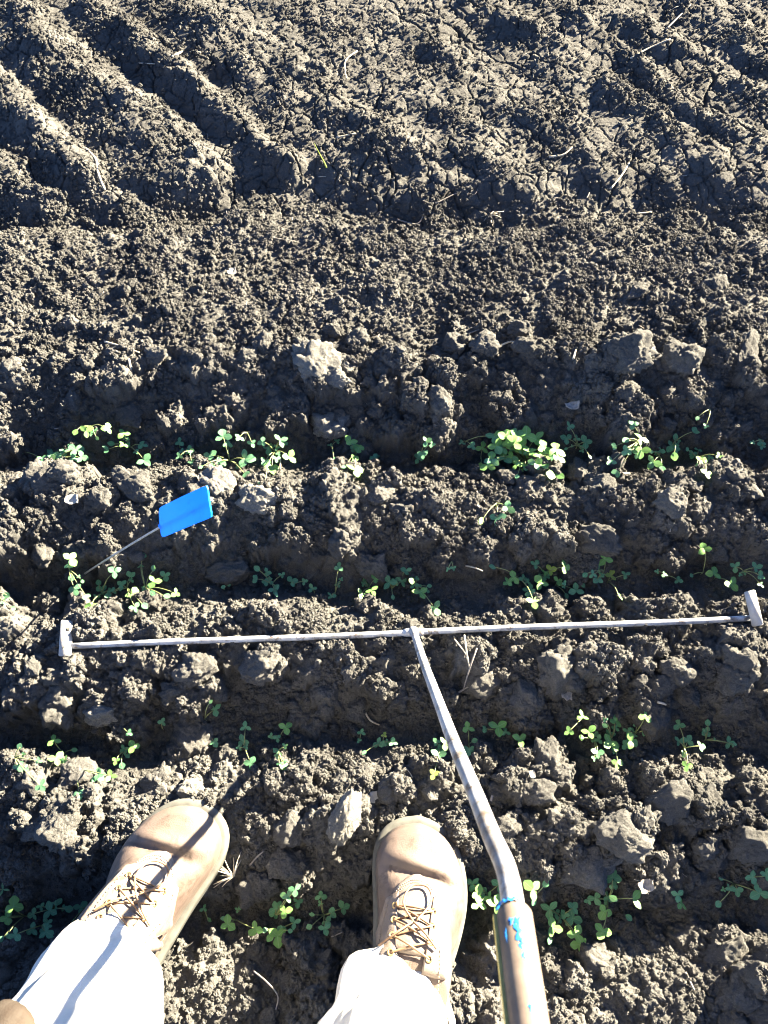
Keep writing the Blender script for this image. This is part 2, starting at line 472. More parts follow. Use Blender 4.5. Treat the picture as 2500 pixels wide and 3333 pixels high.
# ------------------------------------------------------------------ loose clods
def ico(sub):
    import bmesh
    bm = bmesh.new(); bmesh.ops.create_icosphere(bm, subdivisions=sub, radius=1)
    v = np.array([x.co[:] for x in bm.verts]); f = np.array([[q.index for q in p.verts] for p in bm.faces])
    bm.free()
    return v, f
ICO4, ICO5 = ico(4), ico(5)
def clod_mesh(seed, sub=4, flat=.62, crumb=1.0, mat=None):
    r_ = np.random.default_rng(seed)
    v, f = ICO5 if sub == 5 else ICO4
    d = v / np.linalg.norm(v, axis=1)[:, None]
    rad = np.full(len(d), 1.5)
    for _ in range(16):
        n = r_.normal(size=3); n /= np.linalg.norm(n)
        dist = r_.uniform(.76, 1.05)
        dn_ = d @ n
        rad = np.minimum(rad, np.where(dn_ > .05, dist / np.maximum(dn_, .05), 9))
    rad = np.minimum(rad, 1.25)
    p = d * rad[:, None]
    m = np.clip(vnoise3(p * 1.5 + seed) * 2.0 + .8, .6, 1) * crumb
    rad = rad * (1 + .17 * vnoise3(p * 1.7 + seed, 1) + .08 * vnoise3(p * 4 + seed, 8))
    lump = np.zeros(len(d))
    for cnt, lo, hi, ht in ((40, .2, .42, .22), (260, .08, .18, .13), (520, .05, .09, .075)) + (((1000, .03, .055, .035),) if sub == 5 else ()):
        q = r_.normal(size=(cnt, 3)); q /= np.linalg.norm(q, axis=1)[:, None]
        ang = np.arccos(np.clip(d @ q.T, -1, 1)); cap_ = r_.uniform(lo, hi, cnt); hh = r_.uniform(.35, 1, cnt) * ht
        lump = lump + np.max(hh * np.sqrt(np.clip(1 - (ang / cap_) ** 2, 0, 1)), axis=1)
    rad = rad * (.88 + m * lump) + .05 * (.4 - np.abs(vnoise3(p * 3.2, 7))) + .045 * (.4 - np.abs(vnoise3(p * 6.5, 9))) + .03 * vnoise3(p * 11, 5)
    ck = np.abs(vnoise3(p * 2.1 + 9, 6))
    rad -= .10 * np.clip(1 - ck / .05, 0, 1)
    p = d * rad[:, None] * np.array([1, 1, flat])
    me = mesh_np("clod", p, f, mat or SOIL)
    return me
CLODS = [clod_mesh(100 + i, 5, .55 + .3 * ((i * 7) % 10) / 10, (.55 + .6 * ((i * 3) % 10) / 10)) for i in range(9)]
BIGC = [clod_mesh(300 + i, 5, .5 + .06 * i, (1.0, 1.2, 1.0, 1.25, .95, 1.1)[i]) for i in range(6)]
# (x, y, width, height in the 1659-wide view, mesh, sink, label)
LAND = [
 (688, 808, 100, 85, 0, .25, "large pale sunlit clod on the bed above the seedling rows, with smaller clods against it"),
 (745, 805, 46, 34, 1, .2, "small pale oval clod resting against the large pale clod on the bed"),
 (722, 838, 55, 42, 2, .2, "pale clod below and touching the large pale clod on the bed"),
 (655, 790, 50, 42, 3, .25, "grey shaded clod on the shadow side of the large pale clod"),
 (1340, 808, 86, 84, 1, .3, "round flat-topped sunlit clod above the big bushy seedling row end"),
 (1600, 785, 110, 50, 2, .35, "long sunlit clod at the photo's edge above the top seedling row"),
 (1465, 800, 80, 70, 4, .35, "crumbly clod between the round flat-topped clod and the long sunlit clod"),
 (710, 905, 75, 62, 3, .3, "brown clod just above the seedlings, below the large pale clod"),
 (948, 890, 58, 66, 4, .3, "dark angular clod in the shaded slope above the top furrow"),
 (1258, 1012, 48, 62, 5, .2, "wedge-shaped clod beside the bushy seedling, half in sun"),
 (472, 1057, 72, 62, 0, .3, "pale sunlit clod directly behind the blue marker flag"),
 (560, 1090, 62, 78, 1, .3, "tall sunlit clod next to the blue flag on the ridge"),
 (290, 1060, 88, 60, 2, .3, "crumbly sunlit clod on the ridge up and left of the blue flag"),
 (95, 1050, 84, 56, 3, .35, "rounded sunlit clod near the end of the ridge under the top row"),
 (490, 1222, 104, 60, 4, .35, "flat dark plate of soil below the blue flag"),
 (1435, 1112, 64, 52, 5, .25, "dark clod with a lit rim on the ridge below the wedge-shaped clod"),
 (1290, 1180, 86, 60, 0, .3, "dark clod with a white straw stub lying on it"),
 (800, 1215, 72, 66, 2, .35, "flat grey clod above the second seedling row, centre of the ridge"),
 (128, 1518, 84, 80, 3, .3, "tall crumbly sunlit clod below the steel tool's plain end"),
 (215, 1540, 88, 56, 4, .3, "smooth sunlit clod in a line with the tall crumbly clod below the tool"),
 (410, 1585, 92, 84, 5, .4, "broad dark flat clod between the third row seedlings"),
 (1208, 1466, 100, 96, 1, .35, "broad dark clod below the crossbar, carrying a grey wood chip"),
 (430, 1455, 72, 76, 2, .3, "sun-topped clod below the crossbar, straight above the left boot"),
 (560, 1440, 78, 70, 0, .3, "crumbly clod below the middle of the left half of the crossbar"),
 (1575, 1462, 96, 78, 3, .35, "grey clod with lit edge below the tool's shaded end plate"),
 (1455, 1462, 70, 66, 4, .3, "dark clod between the wood-chip clod and the grey clod by the end plate"),
 (1415, 1545, 78, 76, 5, .3, "dark clod with a short straw on it, above the third row"),
 (1180, 1640, 58, 84, 1, .25, "upright half-lit clod between the third row seedlings beside the shaft"),
 (752, 1768, 112, 56, 4, .3, "pale smooth clod between the two boots' toes"),
 (1272, 1862, 112, 84, 2, .3, "large rounded clod with lit right edge between the shaft and the fourth row"),
 (1430, 1735, 90, 70, 0, .35, "clod with white straw bits on the ridge above the fourth row"),
 (1605, 1830, 96, 64, 5, .35, "sunlit clod at the photo's edge on the ridge above the fourth row"),
 (150, 1800, 84, 70, 1, .3, "crumbly sunlit clod beside the left boot's toe"),
 (555, 1915, 74, 70, 3, .2, "clod with dried roots sticking out, between the boots"),
 (410, 1705, 56, 44, 4, .2, "pale clod touching the toe of the left boot"),
 (1290, 2085, 92, 70, 1, .35, "sunlit clod below the fourth row, beside the tool handle"),
]
def put_clod(me, cx, cy, hw, hd, hh, sink, name="soil_clod"):
    z = float(hz(cx, cy, HB))
    top = hh * (1 - sink)
    o = link(name, me, None, (cx, cy, z + top - hh * .15), (R.uniform(-.25, .25), R.uniform(-.25, .25), R.uniform(0, 6.28)), (hw, hd, hh))
    return o
for x, y, w, h, mi, sink, lab in LAND:
    p = dz(x, y, .02)
    dist = np.linalg.norm(p - _C)
    mw = w / 1659 * 2500 / 1666.5 * TANV * ((p - _C) @ _F) / 2
    mh = mw * h / w * 1.05
    o = put_clod(BIGC[mi], p[0], p[1], mw, mh, min(mw, mh) * (.85 if 'pale' in lab else 1.05), sink + .15)
    if 'dark' in lab or 'grey' in lab: o.rotation_euler = (R.uniform(.45, .75), R.uniform(-.3, .1), R.uniform(-.4, .4))
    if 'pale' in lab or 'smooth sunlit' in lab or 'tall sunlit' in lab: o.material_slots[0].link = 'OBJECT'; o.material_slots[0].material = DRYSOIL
    tag(o, lab, "clod", "landmark soil clods")
ZG = [[(a_, a_.split("clod ")[1]) for a_ in q_] for q_ in (
 ("brown clod on the bed above the top row, on the blue flag's side", "brown clod on the bed above the mid top row, around the pale clod", "brown clod on the bed above the bushy seedling's end of the top row"),
 ("brown clod on the ridge around the blue flag", "brown clod on the ridge between the flag and the stray seedling", "brown clod on the ridge beyond the stray seedling, above the shaded end plate"),
 ("brown clod below the sunlit end of the steel crossbar", "brown clod below the crossbar's middle joint", "brown clod below the shaded end of the steel crossbar"),
 ("brown clod on the ridge outside the left boot", "brown clod on the ridge between the two boots", "brown clod on the ridge past the tool's shaft"),
 ("brown clod below the fourth row, beside the left trouser leg", "brown clod below the fourth row, between the trouser legs", "brown clod below the fourth row, past the tool handle"))]
nclod = 0
while nclod < 235:
    y = R.uniform(-.16, 1.15); x = R.uniform(-.56, .56) * (1 + .65 * max(y, 0)) * .95
    if furrow(y) < .045 and y < .86: continue
    if y > .98 and R.random() < .8: continue
    if .34 < y < .46: continue
    if -.45 < x < -.2 and y < .17 or -.06 < x < .13 and y < .14: continue
    r = .009 * (3.0 ** (R.random() ** 1.7))
    o = put_clod(CLODS[R.randrange(9)], x, y, r * R.uniform(.8, 1.3), r * R.uniform(.8, 1.2), r * R.uniform(.8, 1.1), R.uniform(.5, .85))
    zi = 0 if y > .747 else 1 if y > .497 else 2 if y > .243 else 3 if y > .005 else 4
    xi = 0 if x < -.2 * (1 + .5 * max(y, 0)) else 1 if x < .17 * (1 + .5 * max(y, 0)) else 2
    lab, grp = ZG[zi][xi]
    tag(o, 'loose ' + lab, "clod", 'clods ' + grp)
    nclod += 1

# ------------------------------------------------------------------ crumbs: far too many to count
def crumb_cloud():
    n = 300000
    y = rng.uniform(-.35, 2.5, n * 3)
    x = rng.uniform(-.80, .80, n * 3) * (1 + .60 * np.clip(y, 0, 3))
    fur = np.min([np.abs(y - r) for r in ROWS], axis=0)
    dens = np.where(y > .86, np.where(y < 1.36, 1.0, .62), np.where(fur < .04, .75, .85))
    dens *= .22 + .78 * hz(x, y, patch)
    lg = hz(x, y, lug)
    dens = np.where(y > 1.40, dens * (.26 + 1.1 * lg), dens)
    keep = rng.random(n * 3) < np.minimum(dens * 1.0, 1)
    x, y = x[keep][:n], y[keep][:n]
    n = len(x)
    s = .0010 * (4.6 ** (rng.random(n) ** 2.4)) * np.where(y > .95, 1.0, 1.0)
    z = hz(x, y) + s * rng.uniform(.0, .55, n)
    me = bpy.data.meshes.new("soil_crumbs")
    me.vertices.add(n); me.vertices.foreach_set("co", np.stack([x, y, z], -1).astype(np.float32).ravel())
    a = me.attributes.new("crumb_scale", 'FLOAT_VECTOR', 'POINT')
    a.data.foreach_set("vector", (s[:, None] * rng.uniform(.7, 1.35, (n, 3))).astype(np.float32).ravel())
    a = me.attributes.new("crumb_turn", 'FLOAT_VECTOR', 'POINT')
    a.data.foreach_set("vector", rng.uniform(0, 6.28, (n, 3)).astype(np.float32).ravel())
    a = me.attributes.new("crumb_kind", 'INT', 'POINT')
    a.data.foreach_set("value", rng.integers(0, 5, n).astype(np.int32))
    me.materials.append(SOIL)
    o = link("soil_crumbs", me)
    ng = bpy.data.node_groups.new("crumbs", 'GeometryNodeTree')
    ng.interface.new_socket("Geometry", in_out='INPUT', socket_type='NodeSocketGeometry')
    ng.interface.new_socket("Geometry", in_out='OUTPUT', socket_type='NodeSocketGeometry')
    N, L = ng.nodes, ng.links
    gi, go = N.new("NodeGroupInput"), N.new("NodeGroupOutput")
    g2i = N.new("GeometryNodeGeometryToInstance")
    for k in range(5):
        ic = N.new("GeometryNodeMeshIcoSphere"); ic.inputs["Radius"].default_value = 1; ic.inputs["Subdivisions"].default_value = 3
        pos = N.new("GeometryNodeInputPosition")
        nt = N.new("ShaderNodeTexNoise"); nt.noise_dimensions = '4D'
        nt.inputs["W"].default_value = k * 7.3; nt.inputs["Scale"].default_value = 1.6; nt.inputs["Detail"].default_value = 3
        L.new(pos.outputs[0], nt.inputs["Vector"])
        mr = N.new("ShaderNodeMapRange")
        for q, vv in ((1, .25), (2, .75), (3, .45), (4, 1.55)): mr.inputs[q].default_value = vv
        L.new(nt.outputs["Fac"], mr.inputs[0])
        sc = N.new("ShaderNodeVectorMath"); sc.operation = 'SCALE'
        L.new(pos.outputs[0], sc.inputs[0]); L.new(mr.outputs[0], sc.inputs["Scale"])
        sp_ = N.new("GeometryNodeSetPosition")
        L.new(ic.outputs[0], sp_.inputs["Geometry"]); L.new(sc.outputs[0], sp_.inputs["Position"])
        L.new(sp_.outputs[0], g2i.inputs[0])
    ip = N.new("GeometryNodeInstanceOnPoints"); ip.inputs["Pick Instance"].default_value = True
    def attr(nm, t):
        a_ = N.new("GeometryNodeInputNamedAttribute"); a_.data_type = t; a_.inputs["Name"].default_value = nm
        return a_.outputs[0]
    L.new(gi.outputs[0], ip.inputs["Points"]); L.new(g2i.outputs[0], ip.inputs["Instance"])
    L.new(attr("crumb_kind", 'INT'), ip.inputs["Instance Index"])
    e2r = N.new("FunctionNodeEulerToRotation"); L.new(attr("crumb_turn", 'FLOAT_VECTOR'), e2r.inputs[0])
    L.new(e2r.outputs[0], ip.inputs["Rotation"])
    L.new(attr("crumb_scale", 'FLOAT_VECTOR'), ip.inputs["Scale"])
    sm = N.new("GeometryNodeSetMaterial"); sm.inputs["Material"].default_value = SOIL
    L.new(ip.outputs[0], sm.inputs[0]); L.new(sm.outputs[0], go.inputs[0])
    md = o.modifiers.new("crumbs", 'NODES'); md.node_group = ng
    o["kind"] = "stuff"; o["label"] = "loose crumbs of brown soil covering the ground"
crumb_cloud()

# ------------------------------------------------------------------ seedlings
def leaflet_mesh(i, long=False):
    """an obovate leaflet 1 long, folded a little along its midrib, toothed at the tip"""
    r_ = np.random.default_rng(40 + i)
    n = 9
    wid = (.38, .41, .35, .43, .33, .39)[i % 6] * (.55 if long else 1)
    fold = r_.uniform(.06, .22); cup = r_.uniform(-.12, .16); tip = r_.uniform(-.2, .1)
    V, Fc = [], []
    for a in range(n):
        t = a / (n - 1)
        w = wid * (math.sin(math.pi * min(.06 + .94 * t ** 1.22, .955)) ** .75)
        if t > .6: w *= 1 + (.03 if a % 2 else -.025)
        if t == 0: w = wid * .05
        for b in (-1, -.5, 0, .5, 1):
            x = w * b; y = t - (.05 if b == 0 and t == 1 else 0) - .02 * abs(b)
            z = abs(x) * fold + cup * math.sin(t * 3.1) * .5 + tip * t * t - .10 * (b * b) * w
            V.append((x, y, z))
    for a in range(n - 1):
        for b in range(4):
            q = a * 5 + b
            Fc.append((q, q + 1, q + 6, q + 5))
    return V, Fc
LEAFLETS = [[mesh_np("leaflet", *leaflet_mesh(i), LEAF[k]) for i in range(6)] for k in range(3)]
LONGL = mesh_np("leaflet", *leaflet_mesh(4, True), LEAF[0])
CROPS = dict(A=(0, 1350, .5003), B=(830, 1350, .5003), C=(1660, 1350, .5003), D=(0, 1750, .5003), E=(830, 1750, .5003), F=(1660, 1750, .5003),
             G=(0, 2250, .5003), H=(830, 2250, .5003), I=(1660, 2250, .5003), J=(0, 2780, .5003), K=(630, 2780, .3798), L=(1500, 2780, .6028),
             Z=(1250, 1600, .7535))
SIDE = Vector((SUN_DIR.x, SUN_DIR.y, 0)).normalized()
def seedling(crop, base, leaves, label):
    ox, oy, k = CROPS[crop]
    bush = 1.2 if 'biggest' in label else 1.0
    b = at_z(ox + base[0] * k, oy + base[1] * k, -.015)
    bz = float(hz(b[0], b[1])) - .002
    root = bpy.data.objects.new("seedling", None); COL.objects.link(root)
    root.empty_display_size = .01
    root.location = (b[0], b[1], bz)
    tag(root, label, "seedling", "clover-like seedlings in the drilled rows")
    B = Vector((b[0], b[1], bz))
    crown = Vector((0, 0, R.uniform(.008, .014)))
    st = join([tube(spline([(0, 0, -.006), (R.uniform(-.001, .001), 0, .004), tuple(crown)], 4), [.0013, .0012, .001, .0008], 6)])
    link("stem", mesh_np("stem", *st, STEMM), root)
    leaves = list(leaves)
    if len(leaves) >= 4:
        for _ in range(max(1, int(len(leaves) * .55))):
            q = R.choice(leaves[:len(leaves)]); t_ = R.uniform(.25, .75)
            leaves.append((base[0] + (q[0] - base[0]) * t_ + R.uniform(-22, 22), base[1] + (q[1] - base[1]) * t_ + R.uniform(-16, 16), R.uniform(.45, .8) * q[2]))
    for lf in leaves:
        lx, ly, lr = lf[:3]
        kind = lf[3] if len(lf) > 3 else '3'
        sunny = 'l' in kind; yel = 'y' in kind  # 'l' marks a leaf standing in sun, drawn in the paler sunlit colour
        # a first guess of the leaf's place on the ground gives its height above that ground
        g = at_z(ox + lx * k, oy + ly * k, .0)
        dist = math.hypot(g[0] - b[0], g[1] - b[1])
        up = R.uniform(.010, .020) + .18 * min(dist, .09) + (.018 if sunny else 0) + (.03 if 'bushy' in label and 'biggest' in label else 0)
        gz = max(float(hz(g[0], g[1])), float(hz(g[0], g[1] - .01)), float(hz(g[0] + .01, g[1] + .01)))
        z = max(gz + .006, bz + up)
        c = Vector(at_z(ox + lx * k, oy + ly * k, z))
        scale_ = lr * k / 1666.5 * TANV * float((np.array(c) - _C) @ _F) * 1.85
        rel = c - B
        flat_ = Vector((rel.x, rel.y, 0))
        if flat_.length < .006: flat_ = Vector((R.uniform(-1, 1), R.uniform(-1, 1), 0))
        flat_.normalize()
        pts = spline([crown, crown.lerp(rel, .5) + Vector((0, 0, .30 * rel.length * .5)), rel + Vector((0, 0, -.0008))], 7)
        leaf = link("leaf", mesh_np("leaf", *tube(pts, np.linspace(.0009, .00055, 7), 5), STEMM), root)
        nrm = Vector((0, 0, 1)) + Vector((R.uniform(-.25, .25), R.uniform(-.25, .25), 0)) + Vector((0, -.12, 0)) + SIDE * (R.uniform(.1, .55) if sunny else R.uniform(-.15, .3))
        nrm.normalize()
        yv = (flat_ - nrm * flat_.dot(nrm)).normalized(); xv = yv.cross(nrm)
        M0 = Matrix((xv, yv, nrm)).transposed()
        if 'u' in kind: angs = [R.uniform(-.3, .3)]
        elif 'b' in kind: angs = [R.uniform(.5, 1.0), -R.uniform(.5, 1.0)]
        else:
            s_ = R.uniform(1.75, 2.2); angs = [R.uniform(-.2, .2), s_, -s_ + R.uniform(-.25, .25)]
        for an in angs:
            ln = scale_ * bush * R.uniform(.56, .68) * (1.45 if 'u' in kind else 1.0)
            mset = LEAFLETS[2 if yel else 1 if sunny or bush > 1 and R.random() < .6 else 0]  # most of the bush also takes the painted sunlit green
            tiltr = Matrix.Rotation(R.uniform(-.15, .28), 3, 'X')
            M = M0 @ Matrix.Rotation(an, 3, 'Z') @ tiltr @ Matrix.Rotation(R.uniform(-.35, .35), 3, 'Y')
            off = -yv * ln * .5 if 'u' in kind else Vector((0, 0, 0))
            q = link("leaflet", LONGL if 'n' in kind else mset[R.randrange(6)], leaf, rel + off, M.to_euler(), (ln * R.uniform(.9, 1.15), ln, ln))
    return root
T1, T2, T3, T4 = "top", "second", "third", "fourth"
PLANTS = [
 ('A', (285, 288), [(150, 238, 28), (275, 285, 30)], "sparse seedling with one long reaching stalk, first at the start of the top row"),
 ('A', (370, 292), [(340, 250, 46), (330, 295, 46), (345, 325, 34), (350, 350, 34, 'u'), (420, 240, 36), (490, 225, 50), (530, 275, 42), (390, 260, 30)], "dense seedling of many leaves near the start of the top row"),
 ('A', (628, 128), [(485, 112, 26, 'ul'), (560, 105, 42, '3l'), (612, 108, 26), (630, 155, 20, 'u'), (700, 88, 38, '3l')], "seedling leaning up the slope with leaves strung in a line, start of top row"),
 ('A', (850, 208), [(800, 122, 38, '3l'), (805, 195, 32, 'l'), (725, 190, 28, 'u'), (705, 222, 34, 'b'), (925, 195, 32), (885, 240, 20)], "seedling with a thick pale green stalk and bright trefoil in the top row"),
 ('A', (890, 248), [(940, 298, 50)], "single large trefoil on a short stalk, top row below the pale-stalked seedling"),
 ('A', (1172, 215), [(1168, 178, 30)], "small single dark trefoil above a low cluster, top row behind the blue flag"),
 ('A', (1250, 257), [(1235, 228, 28), (1185, 238, 22), (1165, 270, 26), (1245, 305, 22)], "low dark cluster of small leaves in the top row straight above the blue flag"),
 ('A', (1500, 312), [(1452, 140, 50), (1365, 265, 42), (1430, 305, 42), (1595, 285, 60), (1305, 340, 22, 'u'), (1590, 380, 32, 'b')], "seedling with one trefoil on a tall upright stalk in the top row"),
 ('A', (1625, 178), [(1555, 150, 32), (1640, 185, 28)], "small dark seedling just above the tall-stalked one in the top row"),
 ('B', (130, 242), [(50, 175, 32), (90, 215, 46), (165, 165, 44), (200, 190, 22, 'u'), (65, 305, 34), (140, 285, 28), (225, 275, 46, '3l'), (110, 345, 50, '3l'), (60, 465, 42)], "sprawling seedling trailing leaves down onto the sunlit ridge, top row"),
 ('B', (500, 205), [(535, 172, 22), (490, 198, 18), (515, 292, 20, 'u')], "tiny dark seedling in the gap left of the mid top row bright plant"),
 ('B', (655, 272), [(620, 178, 44, '3l'), (675, 215, 46, '3l'), (645, 290, 32, 'l'), (655, 360, 58, '3l'), (595, 330, 32, 'b')], "tall bright seedling with toothed lower trefoil in the middle of the top row"),
 ('B', (748, 268), [(745, 245, 32), (775, 275, 32), (800, 268, 20, 'u')], "small dark low seedling touching the bright mid top row plant"),
 ('B', (1075, 272), [(1115, 175, 34), (1150, 190, 22), (1090, 260, 32), (1060, 285, 36)], "dark seedling with two tiers standing alone between bright plants of the top row"),
 ('B', (1365, 198), [(1345, 180, 24), (1410, 205, 28), (1540, 140, 34, 'b')], "small dark seedling just before the big bush in the top row"),
 ('B', (1470, 272), [(1480, 215, 46, '3l'), (1470, 330, 24, 'uy')], "seedling with one yellow dropped leaf at the side of the big bush"),
 ('C', (90, 275), [(-100, 140, 46, '3'), (-45, 210, 42), (-20, 150, 46, '3l'), (15, 130, 52, '3l'), (60, 140, 46, '3l'), (110, 140, 52, '3l'), (165, 150, 50), (30, 190, 36, 'l'), (130, 240, 36, 'l'), (220, 215, 46, '3l'), (300, 225, 52, '3l'), (310, 275, 46, '3l'), (265, 275, 28), (165, 315, 38), (100, 335, 32), (40, 325, 32), (-40, 275, 50), (-120, 290, 46), (-145, 330, 40), (230, 325, 46, 'ul'), (265, 365, 50, 'bl'), (320, 405, 32, 'u'), (45, 405, 22, 'u'), (-90, 205, 44), (85, 200, 40, '3l'), (190, 260, 36, '3l')], "biggest seedling, a bushy bright green clump in the top row"),
 ('C', (430, 217), [(388, 78, 34), (370, 155, 42), (435, 155, 24), (490, 178, 42), (365, 222, 18, 'u'), (460, 212, 22, 'u'), (520, 275, 20, 'u')], "seedling with three blue-green trefoils right after the bushy clump, top row"),
 ('C', (800, 252), [(803, 65, 34), (750, 165, 34, 'u'), (690, 200, 30, 'b'), (755, 235, 36), (855, 160, 52, '3l'), (855, 230, 50, '3l'), (655, 305, 34), (700, 365, 40, 'b')], "tall seedling with two bright stacked trefoils and one on a high thin stalk, top row"),
 ('C', (970, 272), [(975, 235, 32), (920, 240, 20, 'u'), (930, 310, 50), (985, 355, 32, 'u')], "low seedling with broad drooping leaves between two taller ones, top row"),
 ('C', (1060, 192), [(1080, 145, 28, 'u'), (1050, 205, 42), (1075, 220, 36), (1065, 270, 32, 'u'), (1190, 110, 36, 'b')], "seedling with a two-leaf stalk reaching up right, far part of the top row"),
 ('C', (1215, 277), [(1225, 225, 24), (1190, 255, 30), (1150, 228, 20, 'u'), (1245, 295, 40, '3l'), (1215, 328, 20, 'u'), (1280, 380, 42, '3l'), (1300, 280, 24), (1360, 268, 32, 'l')], "seedling with bright yellow-green centre leaves beside a straw, end of the top row"),
 ('C', (1240, 62), [(1215, 20, 20, 'u'), (1275, 72, 20)], "tiny two-leaf seedling high on the slope above the end of the top row"),
 ('C', (1632, 188), [(1580, 178, 18), (1635, 180, 28), (1640, 205, 24)], "tiny dark seedling at the photo's edge, last of the top row"),
 ('Z', (470, 108), [(420, 128, 26, 'ul'), (490, 115, 34), (535, 70, 30)], "stray seedling growing alone on the ridge between the top and second rows"),
 ('D', (490, 252), [(460, 135, 52, '3l'), (465, 260, 28, 'u'), (485, 335, 40), (540, 282, 22, 'u'), (555, 372, 34, 'b')], "seedling crossed by the foot of the flag's wire, second row"),
 ('D', (40, 422), [(42, 370, 30, 'u'), (22, 415, 22), (85, 460, 20, 'u')], "small dark seedling at the photo's edge, first of the second row"),
 ('D', (655, 357), [(745, 220, 44), (665, 340, 36), (645, 292, 26, 'u'), (590, 460, 44, '3l'), (720, 345, 24)], "seedling with a bright trefoil hanging down near the tool's plain end"),
 ('D', (830, 332), [(795, 308, 36), (845, 255, 38, 'b'), (740, 342, 22), (700, 375, 30, 'u'), (865, 365, 50, '3l'), (880, 455, 34), (940, 447, 34, 'u')], "leafy seedling below the blue flag with round leaves lying on the furrow floor"),
 ('D', (950, 332), [(920, 130, 44, 'b'), (1005, 200, 30, 'u'), (1000, 285, 44, '3l'), (1075, 245, 34), (1085, 388, 34, 'u'), (1145, 360, 30, 'l'), (990, 362, 24, 'u'), (975, 315, 28, 'u')], "tall spreading seedling right below the blue flag, two-leaf top on an upright stalk"),
 ('D', (1450, 322), [(1520, 232, 24), (1455, 325, 18, 'u'), (1490, 310, 15, 'u')], "very small seedling near the flat dark plate of soil, second row"),
 ('E', (110, 292), [(15, 200, 28, 'u'), (15, 268, 34, 'b'), (80, 225, 28), (175, 243, 22), (90, 285, 30), (125, 335, 40), (140, 370, 22, 'u')], "dull dark many-leaved seedling in the second row below the flat plate of soil"),
 ('E', (255, 290), [(240, 285, 34), (320, 285, 22)], "small dark seedling of one trefoil and a shaded leaf, second row centre left"),
 ('E', (385, 347), [(372, 330, 30)], "lone small trefoil low in the second row, centre"),
 ('E', (520, 347), [(545, 190, 30), (540, 305, 24), (560, 270, 15), (497, 378, 28)], "thin seedling with small leaves in a vertical string, centre of the second row"),
 ('E', (740, 312), [(715, 278, 24, 'u'), (780, 270, 32, '3l'), (690, 368, 38, '3l'), (760, 340, 40, '3l')], "seedling with three bright trefoils just above the tool's middle joint, shaft side"),
 ('E', (890, 322), [(850, 230, 24, 'u'), (875, 290, 46), (955, 285, 36), (895, 388, 22, 'u')], "seedling with a wide blue-green trefoil above the tool's middle joint"),
 ('E', (962, 250), [(985, 215, 34)], "single small trefoil high in the second row above the tool's joint"),
 ('E', (1045, 312), [(1025, 280, 32, 'ul'), (1035, 310, 30), (1075, 355, 50, '3l'), (1135, 318, 22, 'u'), (1115, 345, 20), (1170, 460, 50), (1050, 265, 18)], "seedling with its lowest trefoil nearly touching the steel crossbar"),
 ('E', (1270, 208), [(1290, 200, 20), (1255, 205, 16)], "tiny dark seedling in the empty stretch of the second row"),
 ('F', (60, 272), [(-115, 188, 32, 'u'), (25, 260, 44, '3l'), (-20, 290, 36, 'l'), (85, 265, 32), (115, 290, 24), (155, 415, 50, '3l')], "seedling with a round leaf on one side and a trefoil hanging towards the crossbar"),
 ('F', (220, 242), [(165, 175, 32), (262, 210, 40, '3y'), (230, 225, 28, 'l'), (358, 190, 46, '3l'), (200, 295, 48, '3l'), (245, 250, 22)], "seedling with a bleached white-lit trefoil and yellow-green leaf, second row"),
 ('F', (300, 302), [(312, 280, 34, 'l'), (430, 345, 46), (372, 378, 26, 'u'), (478, 312, 26, 'u')], "seedling reaching right with round blue-green leaves low over the furrow, second row"),
 ('F', (602, 232), [(618, 140, 48, '3l'), (570, 205, 28), (540, 240, 30), (565, 270, 40), (485, 238, 24, 'u')], "tall seedling crowned by a glowing light green leaf, second row"),
 ('F', (645, 272), [(655, 245, 42, '3y'), (755, 240, 30), (710, 385, 30, 'ul')], "seedling with a bright yellow trefoil beside a round dark clod, second row"),
 ('F', (1010, 247), [(957, 220, 16), (1005, 238, 22), (1095, 278, 26)], "faint small dark seedling in the second row above a forked twig"),
 ('F', (1260, 222), [(1265, 75, 46, '3l'), (1175, 245, 22, 'u')], "seedling with a white-lit trefoil high on a long upright stalk, second row"),
 ('F', (1345, 247), [(1325, 230, 50, '3l'), (1440, 300, 58, '3l')], "seedling with two large bright trefoils beside the tool's shaded end plate"),
 ('F', (1500, 232), [(1468, 190, 36), (1600, 195, 38), (1632, 250, 32), (1630, 305, 22)], "dark seedling just above the tool's shaded end plate, last of the second row"),
 ('G', (215, 482), [(132, 362, 26, 'u'), (120, 488, 36), (250, 452, 22), (265, 615, 40)], "dark seedling with three long arms, first of the third row"),
 ('G', (420, 407), [(350, 320, 40, '3l'), (365, 435, 46, '3l'), (445, 550, 36, 'ul'), (485, 378, 22, 'u'), (400, 440, 22, 'u')], "seedling with one round white-lit leaf on a stalk pointing at the viewer, third row"),
 ('G', (850, 274), [(840, 272, 24)], "tiny dark trefoil under the sunlit clods, third row"),
 ('G', (815, 392), [(870, 360, 40, '3l'), (805, 372, 28), (755, 452, 28, 'l'), (790, 485, 28, 'u'), (830, 422, 22, 'u')], "bright compact seedling below a smooth sunlit clod, third row"),
 ('G', (580, 542), [(635, 550, 44), (718, 550, 40, '3l'), (515, 665, 38), (535, 555, 18)], "seedling whose leaves touch the sunlit ridge behind the left boot, third row"),
 ('G', (1060, 242), [(1055, 200, 28)], "single small trefoil above the broad dark flat clod"),
 ('G', (1345, 192), [(1395, 120, 46), (1370, 65, 22, 'u')], "seedling high on the slope above the third row, near a lit clod top"),
 ('G', (1375, 294), [(1392, 330, 34)], "small trefoil beside the broad dark flat clod, third row"),
 ('G', (1598, 372), [(1597, 232, 34), (1578, 325, 38), (1555, 368, 20), (1632, 468, 44)], "seedling with three trefoils in an upright line, third row centre left"),
